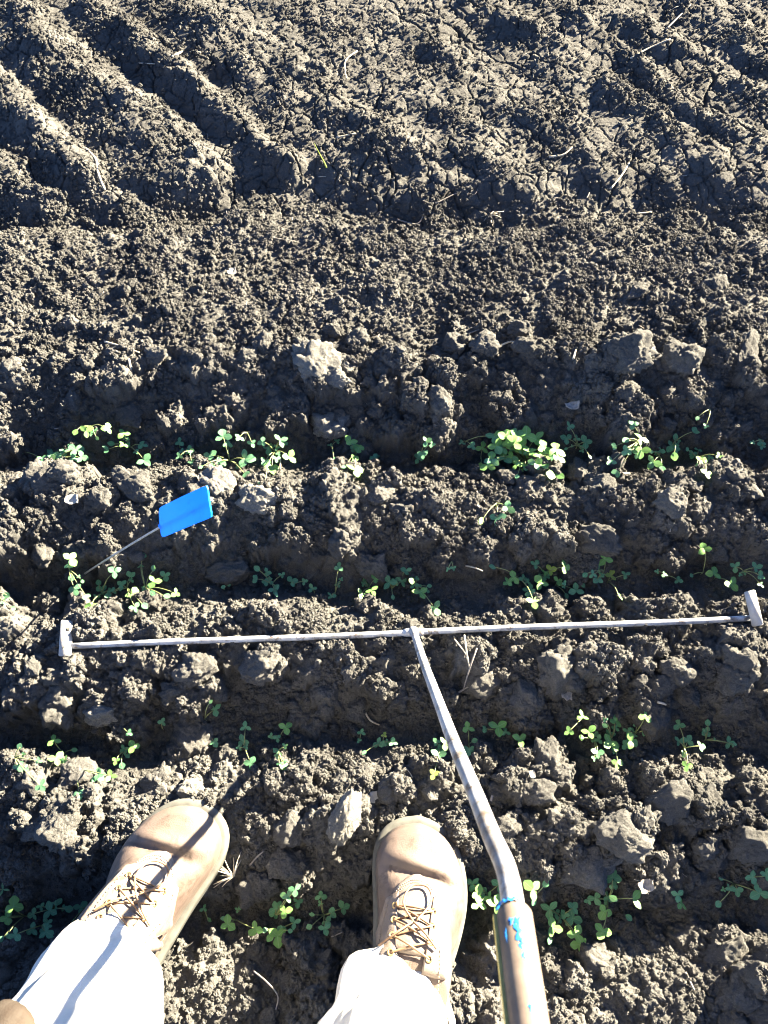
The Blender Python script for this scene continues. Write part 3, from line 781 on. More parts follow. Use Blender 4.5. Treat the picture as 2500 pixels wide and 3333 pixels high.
 ('H', (165, 292), [(200, 235, 46, '3l'), (145, 305, 26), (105, 292, 20)], "seedling with a bright trefoil against a lit crumb patch, third row centre"),
 ('H', (160, 402), [(138, 388, 24, 'u'), (195, 355, 20), (150, 420, 26), (190, 465, 24), (195, 505, 38, '3l'), (160, 472, 18)], "chain of small leaves ending in a bright trefoil, third row centre"),
 ('H', (682, 304), [(690, 270, 26), (678, 322, 18)], "small seedling left of a flat spread one, middle of the third row"),
 ('H', (830, 332), [(840, 285, 20, 'y'), (800, 340, 36), (838, 345, 28, 'u'), (895, 335, 30), (710, 398, 24, 'u')], "flat spread seedling with a yellowing leaf, middle of the third row"),
 ('H', (1200, 382), [(1235, 340, 44, '3l'), (1180, 330, 28), (1195, 415, 48), (1165, 540, 36, 'y')], "seedling half hidden behind the tool's shaft, third row, its near side"),
 ('H', (1392, 342), [(1385, 240, 42, '3l'), (1428, 322, 24, 'u'), (1395, 380, 42)], "seedling just past the tool's shaft in the third row"),
 ('H', (1605, 272), [(1505, 243, 28, 'b'), (1580, 230, 55, '3l'), (1630, 265, 30)], "seedling with one large pale trefoil, third row, second after the shaft"),
 ('I', (30, 302), [(65, 310, 48, '3l')], "lone bright trefoil on a creeping stalk, third row, beside an upright clod"),
 ('I', (452, 192), [(470, 165, 38, '3l'), (385, 260, 32, '3l')], "seedling with yellow-green young leaves at the back of the third row's thick group"),
 ('I', (540, 322), [(515, 265, 50, '3l'), (460, 303, 30, 'ul'), (575, 315, 30), (570, 400, 38), (550, 435, 20)], "leafy seedling with a white-lit side leaf in the third row's thick group"),
 ('I', (655, 312), [(685, 195, 46, '3l'), (618, 222, 22, 'u'), (620, 185, 18), (650, 335, 58, '3l'), (695, 375, 28, 'ul'), (700, 465, 38, '3l')], "tallest seedling of the third row's thick group, leaves in a column"),
 ('I', (805, 282), [(880, 165, 50, '3l'), (885, 250, 42), (765, 260, 30), (825, 215, 22), (790, 325, 52, '3l'), (760, 350, 34)], "seedling with large round leaves reaching up to a big clod, third row"),
 ('I', (1130, 372), [(1100, 218, 40), (1155, 322, 42), (1130, 415, 20, 'u'), (1148, 485, 40, '3l'), (1240, 355, 34)], "seedling strung out from slope to ridge, third row, second from its end"),
 ('I', (1280, 312), [(1288, 205, 28, 'u'), (1280, 265, 34), (1425, 335, 38), (1455, 345, 18)], "last dark seedling of the third row with a long arm to one side"),
 ('J', (150, 402), [(90, 340, 52, '3l'), (45, 415, 44, '3l'), (10, 558, 30, 'u'), (45, 533, 20, 'u')], "leafy seedling at the photo's edge beside the white trousers, fourth row"),
 ('J', (350, 352), [(328, 370, 52), (385, 310, 28, 'u'), (450, 358, 32, 'u'), (265, 340, 28), (215, 390, 36), (415, 350, 22)], "dense seedling just outside the left boot, fourth row"),
 ('J', (280, 462), [(300, 505, 50), (210, 490, 42), (100, 525, 44), (310, 445, 32)], "blue-green seedling right above the white trouser hem, fourth row"),
 ('J', (545, 352), [(525, 345, 44), (440, 505, 36, 'un')], "seedling touching the outer side of the left boot"),
 ('J', (18, 238), [(20, 230, 34, 'n')], "narrow-leaved seedling at the photo's edge above the fourth row"),
 ('K', (100, 482), [(85, 468, 32), (130, 567, 32, 'u')], "small seedling close to the inner side of the left boot"),
 ('K', (382, 484), [(380, 475, 30)], "tiny trefoil below the clod with dried roots"),
 ('K', (370, 562), [(295, 600, 64, '3l'), (255, 545, 32, 'u'), (525, 640, 64, '3l')], "seedling between the boots with two white-lit trefoils"),
 ('K', (720, 522), [(805, 360, 55), (700, 470, 60), (735, 435, 36, 'u'), (785, 490, 58, '3l'), (870, 305, 58), (895, 410, 44)], "tall leafy seedling in the middle between the two boots"),
 ('K', (740, 642), [(720, 700, 84, '3l'), (650, 710, 44, 'ul'), (865, 585, 50), (830, 655, 28, 'u'), (610, 645, 36, 'u')], "seedling with the largest bright toothed leaves between the two boots"),
 ('K', (1120, 522), [(1090, 360, 48), (1180, 505, 46, 'b'), (1280, 460, 58), (1015, 520, 32, 'u'), (995, 630, 34, 'u'), (1125, 635, 52)], "dark seedling beside the right boot's inner side"),
 ('L', (140, 212), [(62, 160, 42), (95, 220, 52, '3l'), (95, 270, 46, '3l'), (190, 275, 52, '3l'), (205, 165, 42), (150, 230, 28, 'l')], "leafy seedling between the right boot and the tool's bent shaft"),
 ('L', (380, 217), [(390, 190, 52, '3l'), (458, 160, 26, 'u'), (395, 258, 26, 'u')], "seedling coming out behind the tool's bend, fourth row"),
 ('L', (545, 332), [(482, 300, 46), (605, 290, 36), (605, 345, 46), (500, 400, 50, '3l'), (480, 465, 26, 'u'), (625, 435, 44, '3l'), (640, 490, 42, '3l'), (535, 350, 22)], "big spreading seedling beside the blue-flecked handle, fourth row"),
 ('L', (790, 242), [(820, 125, 46), (735, 155, 42, 'b'), (825, 232, 30, 'u'), (725, 240, 36), (775, 310, 42, '3l'), (765, 415, 46, '3l'), (930, 240, 52, 'bl'), (690, 250, 22)], "seedling with long side arms in the fourth row, under the large rounded clod"),
 ('L', (905, 334), [(908, 342, 24, 'u')], "one round dark leaf close to the ground, fourth row"),
 ('L', (1170, 252), [(1172, 220, 34), (1190, 268, 38, '3l')], "short stacked seedling alone in the fourth row, beyond the long-armed one"),
 ('L', (1450, 162), [(1403, 132, 20, 'u'), (1490, 195, 30), (1390, 270, 24, 'u'), (1615, 210, 50)], "thin creeping seedling near the end of the fourth row"),
 ('L', (1620, 122), [(1572, 125, 36), (1650, 110, 32)], "last seedling of the fourth row, at the photo's edge"),
]
for pl in PLANTS: seedling(*pl)

# ------------------------------------------------------------------ straw, twigs and chips
def stick(name, pts, rad, mat, label, cat, group=None, lift=.003, taper=.7, flat_=False):
    P = []
    for q in pts:
        z = 0.0
        g = dz(q[0], q[1], 0.0)
        for _ in range(3):
            z = float(hz(g[0], g[1])) + lift + (q[2] if len(q) > 2 else 0)
            g = dz(q[0], q[1], z)
        P.append(np.array([g[0], g[1], z]))
    n = max(4, 3 * len(P))
    sp = spline(P, n)
    c = sp.mean(0)
    V, Fc = tube(sp - c, np.linspace(rad, rad * taper, n), 6)
    o = link(name, mesh_np(name, V, Fc, mat), None, c)
    return tag(o, label, cat, group)
SG = "bits of straw lying on the soil"
STICKS = [
 ("dry_root", [(186, 322), (207, 345), (212, 375), (226, 410)], .0036, 0, "thick pale curved root lying on the wheel track at the lug ridge's end", "root"),
 ("straw_stalk", [(772, 110), (748, 128), (745, 150), (749, 170)], .0018, 0, "pale arched straw on the top of the wheel track, centre", "straw"),
 ("straw_stalk", [(1362, 126), (1400, 105), (1448, 84)], .0024, 0, "long pale straw lying slantwise across a lug ridge", "straw"),
 ("straw_stalk", [(1440, 62), (1472, 30), (1492, 10)], .0020, 1, "ragged pale straw tuft piece at the photo's upper edge", "straw"),
 ("straw_stalk", [(372, 122), (400, 110), (433, 114)], .0028, 0, "short thick straw on the crest of a lug ridge", "straw"),
 ("straw_stalk", [(298, 136), (335, 138)], .0014, 0, "thin straw in the shaded groove between two lug ridges", "straw"),
 ("straw_stalk", [(727, 297), (768, 288)], .0020, 0, "pale straw lying level beside a green grass blade", "straw"),
 ("straw_stalk", [(1186, 339), (1215, 335), (1236, 318)], .0024, 0, "pale curved straw at the lower end of a lug ridge", "straw"),
 ("straw_stalk", [(1318, 408), (1340, 382), (1360, 352)], .0024, 0, "broad straw leaning up at the edge of the wheel track", "straw"),
 ("straw_stalk", [(940, 440), (992, 414)], .0014, 1, "thin grey straw slanting in the shaded edge of the wheel track", "straw"),
 ("dry_twig", [(858, 474), (900, 484), (915, 462), (912, 448)], .0018, 1, "bent grey twig in the shaded dip below the wheel track", "twig"),
 ("straw_stalk", [(1376, 462), (1408, 458)], .0020, 0, "short straw in the dip, beside a small dry tuft", "straw"),
 ("straw_stalk", [(556, 508), (640, 522)], .0014, 1, "thin grey straw in the dark dip, centre", "straw"),
 ("straw_stalk", [(226, 738), (262, 748), (302, 762)], .0022, 0, "pale straw lying in a dark hollow of the bed", "straw"),
 ("straw_stalk", [(278, 776), (283, 800)], .0024, 0, "stubby pale straw standing below the straw in the hollow", "straw"),
 ("straw_stalk", [(1082, 746), (1105, 738), (1132, 746)], .0022, 0, "white arched straw above the shaded slope of the bed", "straw"),
 ("dry_twig", [(970, 742), (1000, 726), (1035, 712)], .0020, 1, "dark twig lying slantwise on the bed", "twig"),
 ("straw_stalk", [(1238, 775), (1245, 752)], .0022, 0, "short pale straw standing near the round flat-topped clod", "straw"),
 ("straw_stalk", [(1155, 128), (1168, 165)], .0014, 1, "thin straw pointing down the wheel track's middle", "straw"),
 ("straw_stalk", [(1264, 1158, .012), (1282, 1168, .010), (1298, 1183, .006)], .0036, 0, "thick white straw stub lying on a dark clod", "straw"),
 ("dry_twig", [(1414, 1312), (1436, 1292), (1446, 1282), (1455, 1266)], .0016, 1, "forked brown twig in the furrow above the crossbar's shaded end", "twig"),
 ("dry_straw", [(982, 1381, .004), (1000, 1404, .012), (1008, 1416, .014)], .0012, 0, "short side branch of dry stem leaning beside the tool's shaft", "stem"),
 ("dry_straw", [(1003, 1372, .02), (1008, 1410, .018), (1014, 1442, .008)], .0015, 0, "dry upright stem beside the tool's shaft", "stem"),
 ("dry_straw", [(1030, 1400, .012), (1014, 1445, .010), (1001, 1490, .004)], .0014, 1, "long dry stem crossing the upright one beside the shaft", "stem"),
 ("dry_straw", [(988, 1497, .004), (1010, 1484, .01), (1032, 1472, .012)], .0018, 1, "dry stem at the foot of the crossing stems beside the shaft", "stem"),
 ("straw_stalk", [(1006, 1222), (1024, 1226), (1042, 1233)], .0015, 0, "thin pale straw in the second row's empty stretch", "straw"),
 ("straw_stalk", [(787, 1535), (800, 1556), (823, 1567)], .0016, 0, "thin curved straw above the third row, next to the shaft's shade side", "straw"),
 ("straw_stalk", [(1386, 1640), (1394, 1656), (1404, 1672)], .0020, 1, "grey splinter in the furrow below the third row's thick group", "straw"),
 ("straw_stalk", [(1420, 1516), (1434, 1520), (1446, 1524)], .0022, 0, "short straw lying on a dark clod above the third row", "straw"),
 ("straw_stalk", [(1258, 2054), (1283, 2051)], .0022, 0, "pale straw at the seedlings beside the tool handle", "straw"),
 ("straw_stalk", [(1393, 1744), (1400, 1722)], .0026, 1, "straw bit on the clod of the ridge above the fourth row", "straw"),
 ("straw_stalk", [(1404, 1742), (1414, 1724)], .0022, 1, "second straw bit leaning on the ridge clod above the fourth row", "straw"),
 ("straw_stalk", [(1010, 1075), (1040, 1100)], .0022, 1, "straw beside the stray seedling on the ridge", "straw"),
 ("straw_stalk", [(1030, 1062), (1050, 1088)], .0020, 0, "pale straw above the stray seedling on the ridge", "straw"),
 ("straw_stalk", [(1048, 1112), (1052, 1150), (1044, 1170)], .0016, 1, "frayed straw hanging below the stray seedling", "straw"),
 ("straw_stalk", [(1335, 1022), (1362, 1022)], .0018, 0, "short straw behind the yellow-centred seedling at the top row's end", "straw"),
 ("straw_stalk", [(605, 1012), (606, 990)], .0018, 0, "small pale straw standing on the ridge behind the blue flag", "straw"),
 ("dry_straw", [(548, 2098, .01), (575, 2120, .02), (600, 2150, .022), (596, 2180, .012)], .0012, 1, "bowed dry stem beside the left trouser leg", "stem"),
 ("dry_straw", [(540, 1868, .004), (556, 1850, .012), (570, 1838, .014)], .0014, 1, "thin dry stem above the clod with dried roots", "stem"),
 ("straw_stalk", [(1480, 2100), (1500, 2140)], .0020, 1, "grey straw on the soil below the fourth row, far side", "straw"),
 ("straw_stalk", [(1130, 2010), (1150, 2040)], .0018, 1, "grey straw lying in the shade beside the handle", "straw"),
 ("straw_stalk", [(1060, 1730, .02), (1064, 1718, .024)], .0022, 1, "stub of straw poking up behind the shaft's middle", "straw"),
]
for nm, pts, rad, mi, lab, cat in STICKS:
    stick(nm, pts, rad, (STRAW, STRAWG)[mi], lab, cat, SG)
STRV = []
for i in range(5):
    ln = 1.0
    sp = spline([(-.5, 0, 0), (-.1, R.uniform(-.08, .08), R.uniform(0, .05)), (.5, R.uniform(-.1, .1), 0)], 6)
    STRV.append([mesh_np("straw_bit", *tube(sp, np.linspace(.07, .05, 6), 6), m_) for m_ in (STRAW, STRAWG)])
for i in range(110):
    y = R.uniform(-.1, 2.05); x = R.uniform(-.56, .56) * (1 + .66 * max(0, y))
    if y < .93 and R.random() < .45: continue
    if -.45 < x < -.2 and y < .17 or -.06 < x < .13 and y < .14: continue
    ln = R.uniform(.006, .019)
    m_ = 0 if R.random() < .6 else 1
    o = link("straw_bit", STRV[R.randrange(5)][m_], None, (x, y, float(hz(x, y)) + .0025), (R.uniform(-.25, .25), R.uniform(-.35, .35), R.uniform(0, 6.28)), (ln, ln * R.uniform(.6, 1.1), ln * .8))
    up_ = y > 1.36
    tag(o, "short pale straw bit scattered on the wheel track" if up_ else "short pale straw bit scattered on the bed above the rows" if y > .9 else "short pale straw bit scattered among the seedling rows", "straw",
        "straw bits on the wheel track" if up_ else "straw bits on the bed" if y > .9 else "straw bits among the rows")
# chips
def chip(px, py, w, h, mat, label, cat, name, seed, curl=.3, lift=.006):
    r_ = np.random.default_rng(seed)
    g = dz(px, py, .01); z = float(hz(g[0], g[1])) + lift
    g = dz(px, py, z)
    sc = TANV / 1106 * float((g - _C) @ _F)
    nu, nv = 7, 5
    V = []
    for side in (0, 1):
        for a in range(nu):
            for b in range(nv):
                u = a / (nu - 1) - .5; v = b / (nv - 1) - .5
                edge = 1 - .5 * abs(u) ** 2 * 2
                V.append(((u + r_.uniform(-.06, .06)) * w * sc, (v * edge + r_.uniform(-.07, .07)) * h * sc, (curl * (u * u * 1.2 + v * u) + r_.uniform(-.03, .03)) * w * sc - side * .0014))
    Fc = []
    o_ = nu * nv
    for a in range(nu - 1):
        for b in range(nv - 1):
            q = a * nv + b
            Fc.append((q, q + nv, q + nv + 1, q + 1)); Fc.append((q + o_, q + 1 + o_, q + nv + 1 + o_, q + nv + o_))
    rim = [(a * nv, (a + 1) * nv) for a in range(nu - 1)] + [((nu - 1) * nv + b, (nu - 1) * nv + b + 1) for b in range(nv - 1)] + [((a + 1) * nv + nv - 1, a * nv + nv - 1) for a in range(nu - 1)[::-1]] + [(b + 1, b) for b in range(nv - 1)[::-1]]
    for a, b in rim: Fc.append((a, a + o_, b + o_, b))
    o = link(name, mesh_np(name, V, Fc, mat, False), None, g, (R.uniform(-.2, .2), R.uniform(-.2, .2), R.uniform(-.3, .3)))
    return tag(o, label, cat)
PALE = simple("pale_residue", (.25, .24, .22), .85, .2, var=.2, scale=150)
chip(811, 1722, 24, 24, PALE, "small crumpled whitish scrap on the ridge between the boots", "scrap", "dry_scrap", 1, .5)
chip(1226, 1490, 24, 46, STRAWG, "grey wood chip lying on the broad dark clod below the crossbar", "wood chip", "wood_chip", 2, .2, .010)
chip(1395, 1914, 30, 26, STRAWG, "grey dried leaf crumpled in the fourth row's furrow", "dry leaf", "dry_leaf", 3, .6)
chip(1236, 876, 30, 18, STRAWG, "greyish dried leaf scrap in the shaded slope above the bushy seedling", "dry leaf", "dry_leaf", 4, .5)
chip(1150, 1672, 12, 16, PALE, "little white chip by the ridge clods past the shaft", "chip", "pale_chip", 6, .4)
chip(155, 1078, 26, 22, PALE, "small white flake on the ridge left of the blue flag", "chip", "pale_chip", 7, .3)
chip(500, 585, 20, 18, PALE, "single pale pebble-like flake on the bed, upper part", "chip", "pale_chip", 8, .3)
# dried root tuft on its clod, and a small dry tuft in the dip
def tuft(px, py, rad, n, mat, label, spread, seed, z0=.02):
    r_ = np.random.default_rng(seed)
    g = dz(px, py, z0); z = float(hz(g[0], g[1])) + z0
    g = dz(px, py, z)
    parts = []
    for i in range(n):
        an = r_.uniform(*spread); L_ = rad * r_.uniform(.5, 1.1)
        d = np.array([math.cos(an), math.sin(an), r_.uniform(-.1, .5)])
        side = np.array([-d[1], d[0], 0]) * r_.uniform(-.4, .4)
        parts.append(tube(spline([(0, 0, 0), d * L_ * .5 + side * L_ * .4, d * L_ + side * L_ + np.array([0, 0, -.3 * L_])], 6), np.linspace(.0011, .0005, 6), 5))
    o = link("root_tuft", mesh_np("root_tuft", *join(parts), mat), None, g)
    tag(o, label, "roots")
tuft(505, 1893, .030, 16, STRAW, "tuft of thin pale dried roots on the clod between the boots", (1.4, 4.2), 5, .026)
tuft(1056, 466, .030, 9, STRAW, "small star-shaped dry tuft in the dip below the wheel track", (0, 6.28), 6, .006)
tuft(1470, 14, .045, 9, STRAW, "pale dry tuft at the photo's upper edge on the wheel track", (0, 6.28), 8, .008)
# grass blade
GRASS = simple("grass_blade", (.24, .30, .05), .5, .3, var=.2)
P = [dz(705, 362, .004), dz(700, 350, .016), dz(690, 332, .04), dz(678, 308, .07)]
sp = spline(P, 9); c0 = sp[0].copy()
V, Fc = tube(sp - c0, np.linspace(.0022, .0004, 9), 6)
gb = link("grass_blade", mesh_np("grass_blade", V, Fc, GRASS), None, c0)
tag(gb, "single thin yellow-green grass blade sprouting on the wheel track", "grass blade")

# ------------------------------------------------------------------ blue marker flag on its wire
def plastic_blue():
    m, nt, b = new_mat("blue_plastic")
    p = obj_pos(nt)
    f = noise_tex(nt, p, 42, 4, .6)
    c = ramp(nt, f, ((.30, (.008, .16, .50)), (.44, (.007, .265, .68)), (.8, (.008, .285, .72))))
    nt.links.new(c, b.inputs["Base Color"])
    b.inputs["Roughness"].default_value = .38
    b.inputs["Subsurface Weight"].default_value = 0
    tr = nd(nt, "ShaderNodeBsdfTranslucent"); tr.inputs[0].default_value = (.02, .30, .95, 1)
    mx = nd(nt, "ShaderNodeMixShader"); mx.inputs[0].default_value = .40
    nt.links.new(b.outputs[0], mx.inputs[1]); nt.links.new(tr.outputs[0], mx.inputs[2])
    nt.links.new(mx.outputs[0], nt.nodes["Material Output"].inputs["Surface"])
    return m
BLUE = plastic_blue()
fbase = dz(155, 1258, 0.0); fbz = float(hz(fbase[0], fbase[1])); fbase = dz(155, 1258, fbz)
flag = bpy.data.objects.new("marker_flag", None); COL.objects.link(flag); flag.location = fbase
tag(flag, "blue plastic marker flag on a leaning grey wire stuck in the second row", "marker flag")
TLc, TRc = at_z(518, 1653, .180), at_z(675, 1578, .240)
BLc, BRc = at_z(527, 1751, .155), at_z(691, 1683, .215)
nfl = np.cross(TRc - TLc, BLc - TLc); nfl /= np.linalg.norm(nfl)
if nfl[2] < 0: nfl = -nfl
def flag_sheet():
    nu, nv = 14, 8
    V, Fc = [], []
    for side in (0, 1):
        for a in range(nu):
            for b in range(nv):
                u, v = a / (nu - 1), b / (nv - 1)
                p = (TLc * (1 - u) + TRc * u) * (1 - v) + (BLc * (1 - u) + BRc * u) * v
                # rounded corners, the notch in the far edge and the tab in the near one
                if a in (0, nu - 1) and b in (0, nv - 1): p = p * .965 + ((TLc + TRc + BLc + BRc) / 4) * .035
                p = p + nfl * (.0035 * math.sin(u * 2.6 + .3) - side * .0032 + .0012 * math.sin(v * 3.1))
                V.append(p - fbase)
    n1 = nu * nv
    for a in range(nu - 1):
        for b in range(nv - 1):
            q = a * nv + b
            Fc.append((q, q + nv, q + nv + 1, q + 1)); Fc.append((q + n1, q + 1 + n1, q + nv + 1 + n1, q + nv + n1))
    rim = [(a * nv, (a + 1) * nv) for a in range(nu - 1)] + [((nu - 1) * nv + b, (nu - 1) * nv + b + 1) for b in range(nv - 1)] + [((a + 1) * nv + nv - 1, a * nv + nv - 1) for a in range(nu - 1)[::-1]] + [(b + 1, b) for b in range(nv - 1)[::-1]]
    for a, b in rim: Fc.append((a, a + n1, b + n1, b))
    return V, Fc
fsheet = link("flag_sheet", mesh_np("flag_sheet", *flag_sheet(), BLUE, False), flag)
mid_l, mid_r = TLc * .4 + BLc * .6, TRc * .5 + BRc * .5
WIRE = simple("grey_wire", (.30, .29, .28), .5, .5, .6, var=.35, scale=300)
wp = [fbase - np.array([.02, 0, .03]), fbase, (fbase + mid_l) / 2 + np.array([0, 0, .002]), mid_l - nfl * .005, mid_r - nfl * .005 + (mid_r - mid_l) * .01]
link("wire", mesh_np("wire", *tube([q - fbase for q in spline(wp, 20)], .0017, 8), WIRE), flag)
tab = [mid_l - nfl * .0016 + (mid_l - mid_r) * s for s in (-.02, .03)]
link("wire_pocket", mesh_np("wire_pocket", *tube([q - fbase for q in tab], .0042, 10), BLUE), flag)

# ------------------------------------------------------------------ the T-shaped counting tool
tool = bpy.data.objects.new("counting_stick", None); COL.objects.link(tool)
J = dz(893, 1366, .052); tool.location = J
tag(tool, "T-shaped steel counting tool lying across a ridge, with a long bent shaft and brown handle", "measuring tool")
def tl(name, vf, mat, parent=None, lab=None, sm_=True):
    V, Fc = vf
    o = link(name, mesh_np(name, [np.array(v) - J for v in V], Fc, mat, sm_), parent or tool)
    if lab: o["label"] = lab
    return o
EL, ER = dz(150, 1396, .050), dz(1622, 1335, .050)
RB = .0049
def wavy(a, b, n):
    ts = np.linspace(0, 1, n)
    return [a * (1 - t) + b * t + np.array([0, .0007 * math.sin(t * 6), .0008 * math.sin(t * 5 + 1)]) for t in ts]
tl("crossbar", tube(wavy(EL, J, 24)[:-1] + wavy(J, ER, 26), RB, 14), STEEL)
def box_on(c, ax, ay, az, hx, hy, hz_, bev=.0009):
    import bmesh
    bm = bmesh.new(); bmesh.ops.create_cube(bm, size=2)
    for v in bm.verts: v.co = Vector((v.co.x * hx, v.co.y * hy, v.co.z * hz_))
    bmesh.ops.bevel(bm, geom=bm.edges[:], offset=bev, segments=2, affect='EDGES')
    A = np.stack([ax, ay, az], 1)
    V = [c + A @ np.array(v.co[:]) for v in bm.verts]; bm.verts.index_update()
    Fc = [[v.index for v in f.verts] for f in bm.faces]; bm.free()
    return V, Fc
u_ = lambda v: np.array(v, float) / np.linalg.norm(v)
axx = u_(ER - EL); zz = np.array([0, 0, 1.]); 
PALEST = simple("pale_scuffed_steel", (.33, .32, .31), .6, .4, .1, var=.18, scale=90, b_s=.3)
PALEST2 = PALEST
# end plates: flat strips standing across the bar's ends
ya = u_(dz(1616, 1280, .06) - dz(1632, 1348, .06)); za = u_(np.cross(u_(np.cross(ya, zz)), ya)); xa = np.cross(ya, za)
cR = (dz(1622, 1283, .062) + dz(1634, 1345, .062)) / 2
nR = u_(np.array([-.62, -.10, .78])); nR = u_(nR - ya * (nR @ ya))
tl("end_plate", box_on(cR, np.cross(ya, nR), ya, nR, .0082, .0285, .0032), PALEST, lab="end plate with its flat face in shade")
yb = u_(dz(146, 1345, .06) - dz(142, 1414, .06)); xb = u_(np.cross(yb, zz)); zb = np.cross(xb, yb)
cL = (dz(144, 1344, .056) + dz(141, 1414, .056)) / 2
nL = u_(np.array([.50, .30, .80])); nL = u_(nL - yb * (nL @ yb))
tl("end_plate", box_on(cL, np.cross(yb, nL), yb, nL, .0090, .0285, .0034), PALEST, lab="end plate lit white by the sun")
# joint sleeve and shaft
Kp = dd(1060, 1800, .50); N1 = dd(1090, 1868, .455); N2 = dd(1104, 1925, .432); N3 = dd(1109, 1962, .420); N4 = dd(1143, 2212, .366)
hd_dir = u_(N4 - N3); N5 = N4 + hd_dir * .16
sh = [J + np.array([0, .004, -.002]), dd(915, 1430, 1.075), dd(943, 1505, .890), dd(978, 1598, .712), dd(1018, 1694, .594), Kp, dd(1077, 1838, .474), N1, dd(1099, 1900, .441), N2, N3 + hd_dir * .02]
shp = spline(sh, 60)
shaft = tl("shaft", tube(shp, np.linspace(.0056, .0060, 60), 16), STEEL)
jv = [J - axx * .016, J - axx * .010, J + axx * .010, J + axx * .016]
tl("joint_sleeve", join([tube(jv, [.0056, .0068, .0068, .0056], 12), tube([J + np.array([0, .003, 0]), J + u_(Kp - J) * .014], [.0076, .0060], 12)]), STEEL)
def handle_mat():
    m, nt, b = new_mat("worn_brown_handle")
    p = geo_pos(nt)
    f = noise_tex(nt, p, 60, 6, .65)
    c = ramp(nt, f, ((.3, (.065, .048, .038)), (.55, (.105, .080, .062)), (.75, (.16, .125, .10))))
    dirt = noise_tex(nt, p, 170, 4, .7)
    c = mix(nt, ramp(nt, dirt, ((.56, (0, 0, 0)), (.72, (.6, .6, .6)))), c, (.05, .04, .035))
    nt.links.new(c, b.inputs["Base Color"]); b.inputs["Roughness"].default_value = .62
    bump(nt, b, f, .2, .0008)
    return m
HANDLE = handle_mat()
RH = .0090
hp = [N3 + hd_dir * t for t in (0, .0015, .004, .06, .12, .2)] + [N5, N5 + hd_dir * .002]
hcoords = tube(hp, [.0064, .0078, RH, RH, RH, RH, RH, RH * .6], 22)
handle = tl("handle", hcoords, HANDLE)
BPAINT = simple("blue_paint", (.010, .14, .42), .45, .4, var=.2, scale=200)
YEL = simple("yellow_edging", (.24, .20, .055), .55, .3, var=.2, scale=300)
# paint patches follow the handle's round surface, a hair proud of it
tocam = u_(_C - N3); hy = u_(np.cross(hd_dir, tocam)); hx = u_(np.cross(hy, hd_dir))   # hx faces the viewer, hy sideways
if hy[0] < 0: hy = -hy
def on_handle(s, an, r): return N3 + hd_dir * s + r * (math.cos(an) * hx + math.sin(an) * hy)
def patch_blob(s0, a0, ls, la, seed):
    r_ = np.random.default_rng(seed); n = 22
    ring = []
    for k in range(n):
        t = 6.2832 * k / n
        q = .72 + .3 * math.sin(3 * t + seed) + .22 * math.sin(5 * t + 2 * seed) + r_.uniform(-.12, .12)
        ring.append((s0 + ls * q * math.cos(t), a0 + la * q * math.sin(t)))
    V = [on_handle(s0, a0, RH + .00035)] + [on_handle(s0 + (s - s0) * .55, a0 + (a - a0) * .55, RH + .0003) for s, a in ring] + [on_handle(s, a, RH + .00012) for s, a in ring]
    Fc = []
    for k in range(n):
        k2 = (k + 1) % n
        Fc += [(0, 1 + k, 1 + k2), (1 + k, 1 + n + k, 1 + n + k2, 1 + k2)]
    return V, Fc
blobs = join([patch_blob(.0150, .16, .0042, .24, 1), patch_blob(.0205, .10, .0060, .26, 3), patch_blob(.0265, .20, .0040, .20, 4), patch_blob(.0140, -.22, .0026, .16, 2), patch_blob(.0200, -.62, .0040, .09, 7), patch_blob(.0330, .22, .0022, .14, 6), patch_blob(.058, .20, .0024, .14, 8)])
pf = tl("paint_flecks", blobs, BPAINT); pf["kind"] = "stuff"
n = 20; V = []
for s in (-.0005, .0004, .0018, .0026):
    for k in range(n + 1):
        an = -1.5 + 1.85 * k / n
        V.append(on_handle(s + .0006 * math.sin(k * 1.7), an, {0: .0068, 1: .0086, 2: .0092, 3: RH + .0003}[(-.0005, .0004, .0018, .0026).index(s)]))
Fc = [(r * (n + 1) + k, r * (n + 1) + k + 1, (r + 1) * (n + 1) + k + 1, (r + 1) * (n + 1) + k) for r in range(3) for k in range(n)]
tl("paint_ring", (V, Fc), BPAINT)
strip = []
for s in np.linspace(.004, .25, 12):
    strip += [on_handle(s, -1.35, RH - .0006), on_handle(s, -1.35, RH + .0016), on_handle(s, -1.62, RH + .0020), on_handle(s, -1.72, RH - .0006)]
Fc = [(i * 4 + a, i * 4 + (a + 1) % 4, (i + 1) * 4 + (a + 1) % 4, (i + 1) * 4 + a) for i in range(11) for a in range(4)] + [(3, 2, 1, 0), (44, 45, 46, 47)]
tl("yellow_strip", (strip, Fc), YEL, None, None, False)

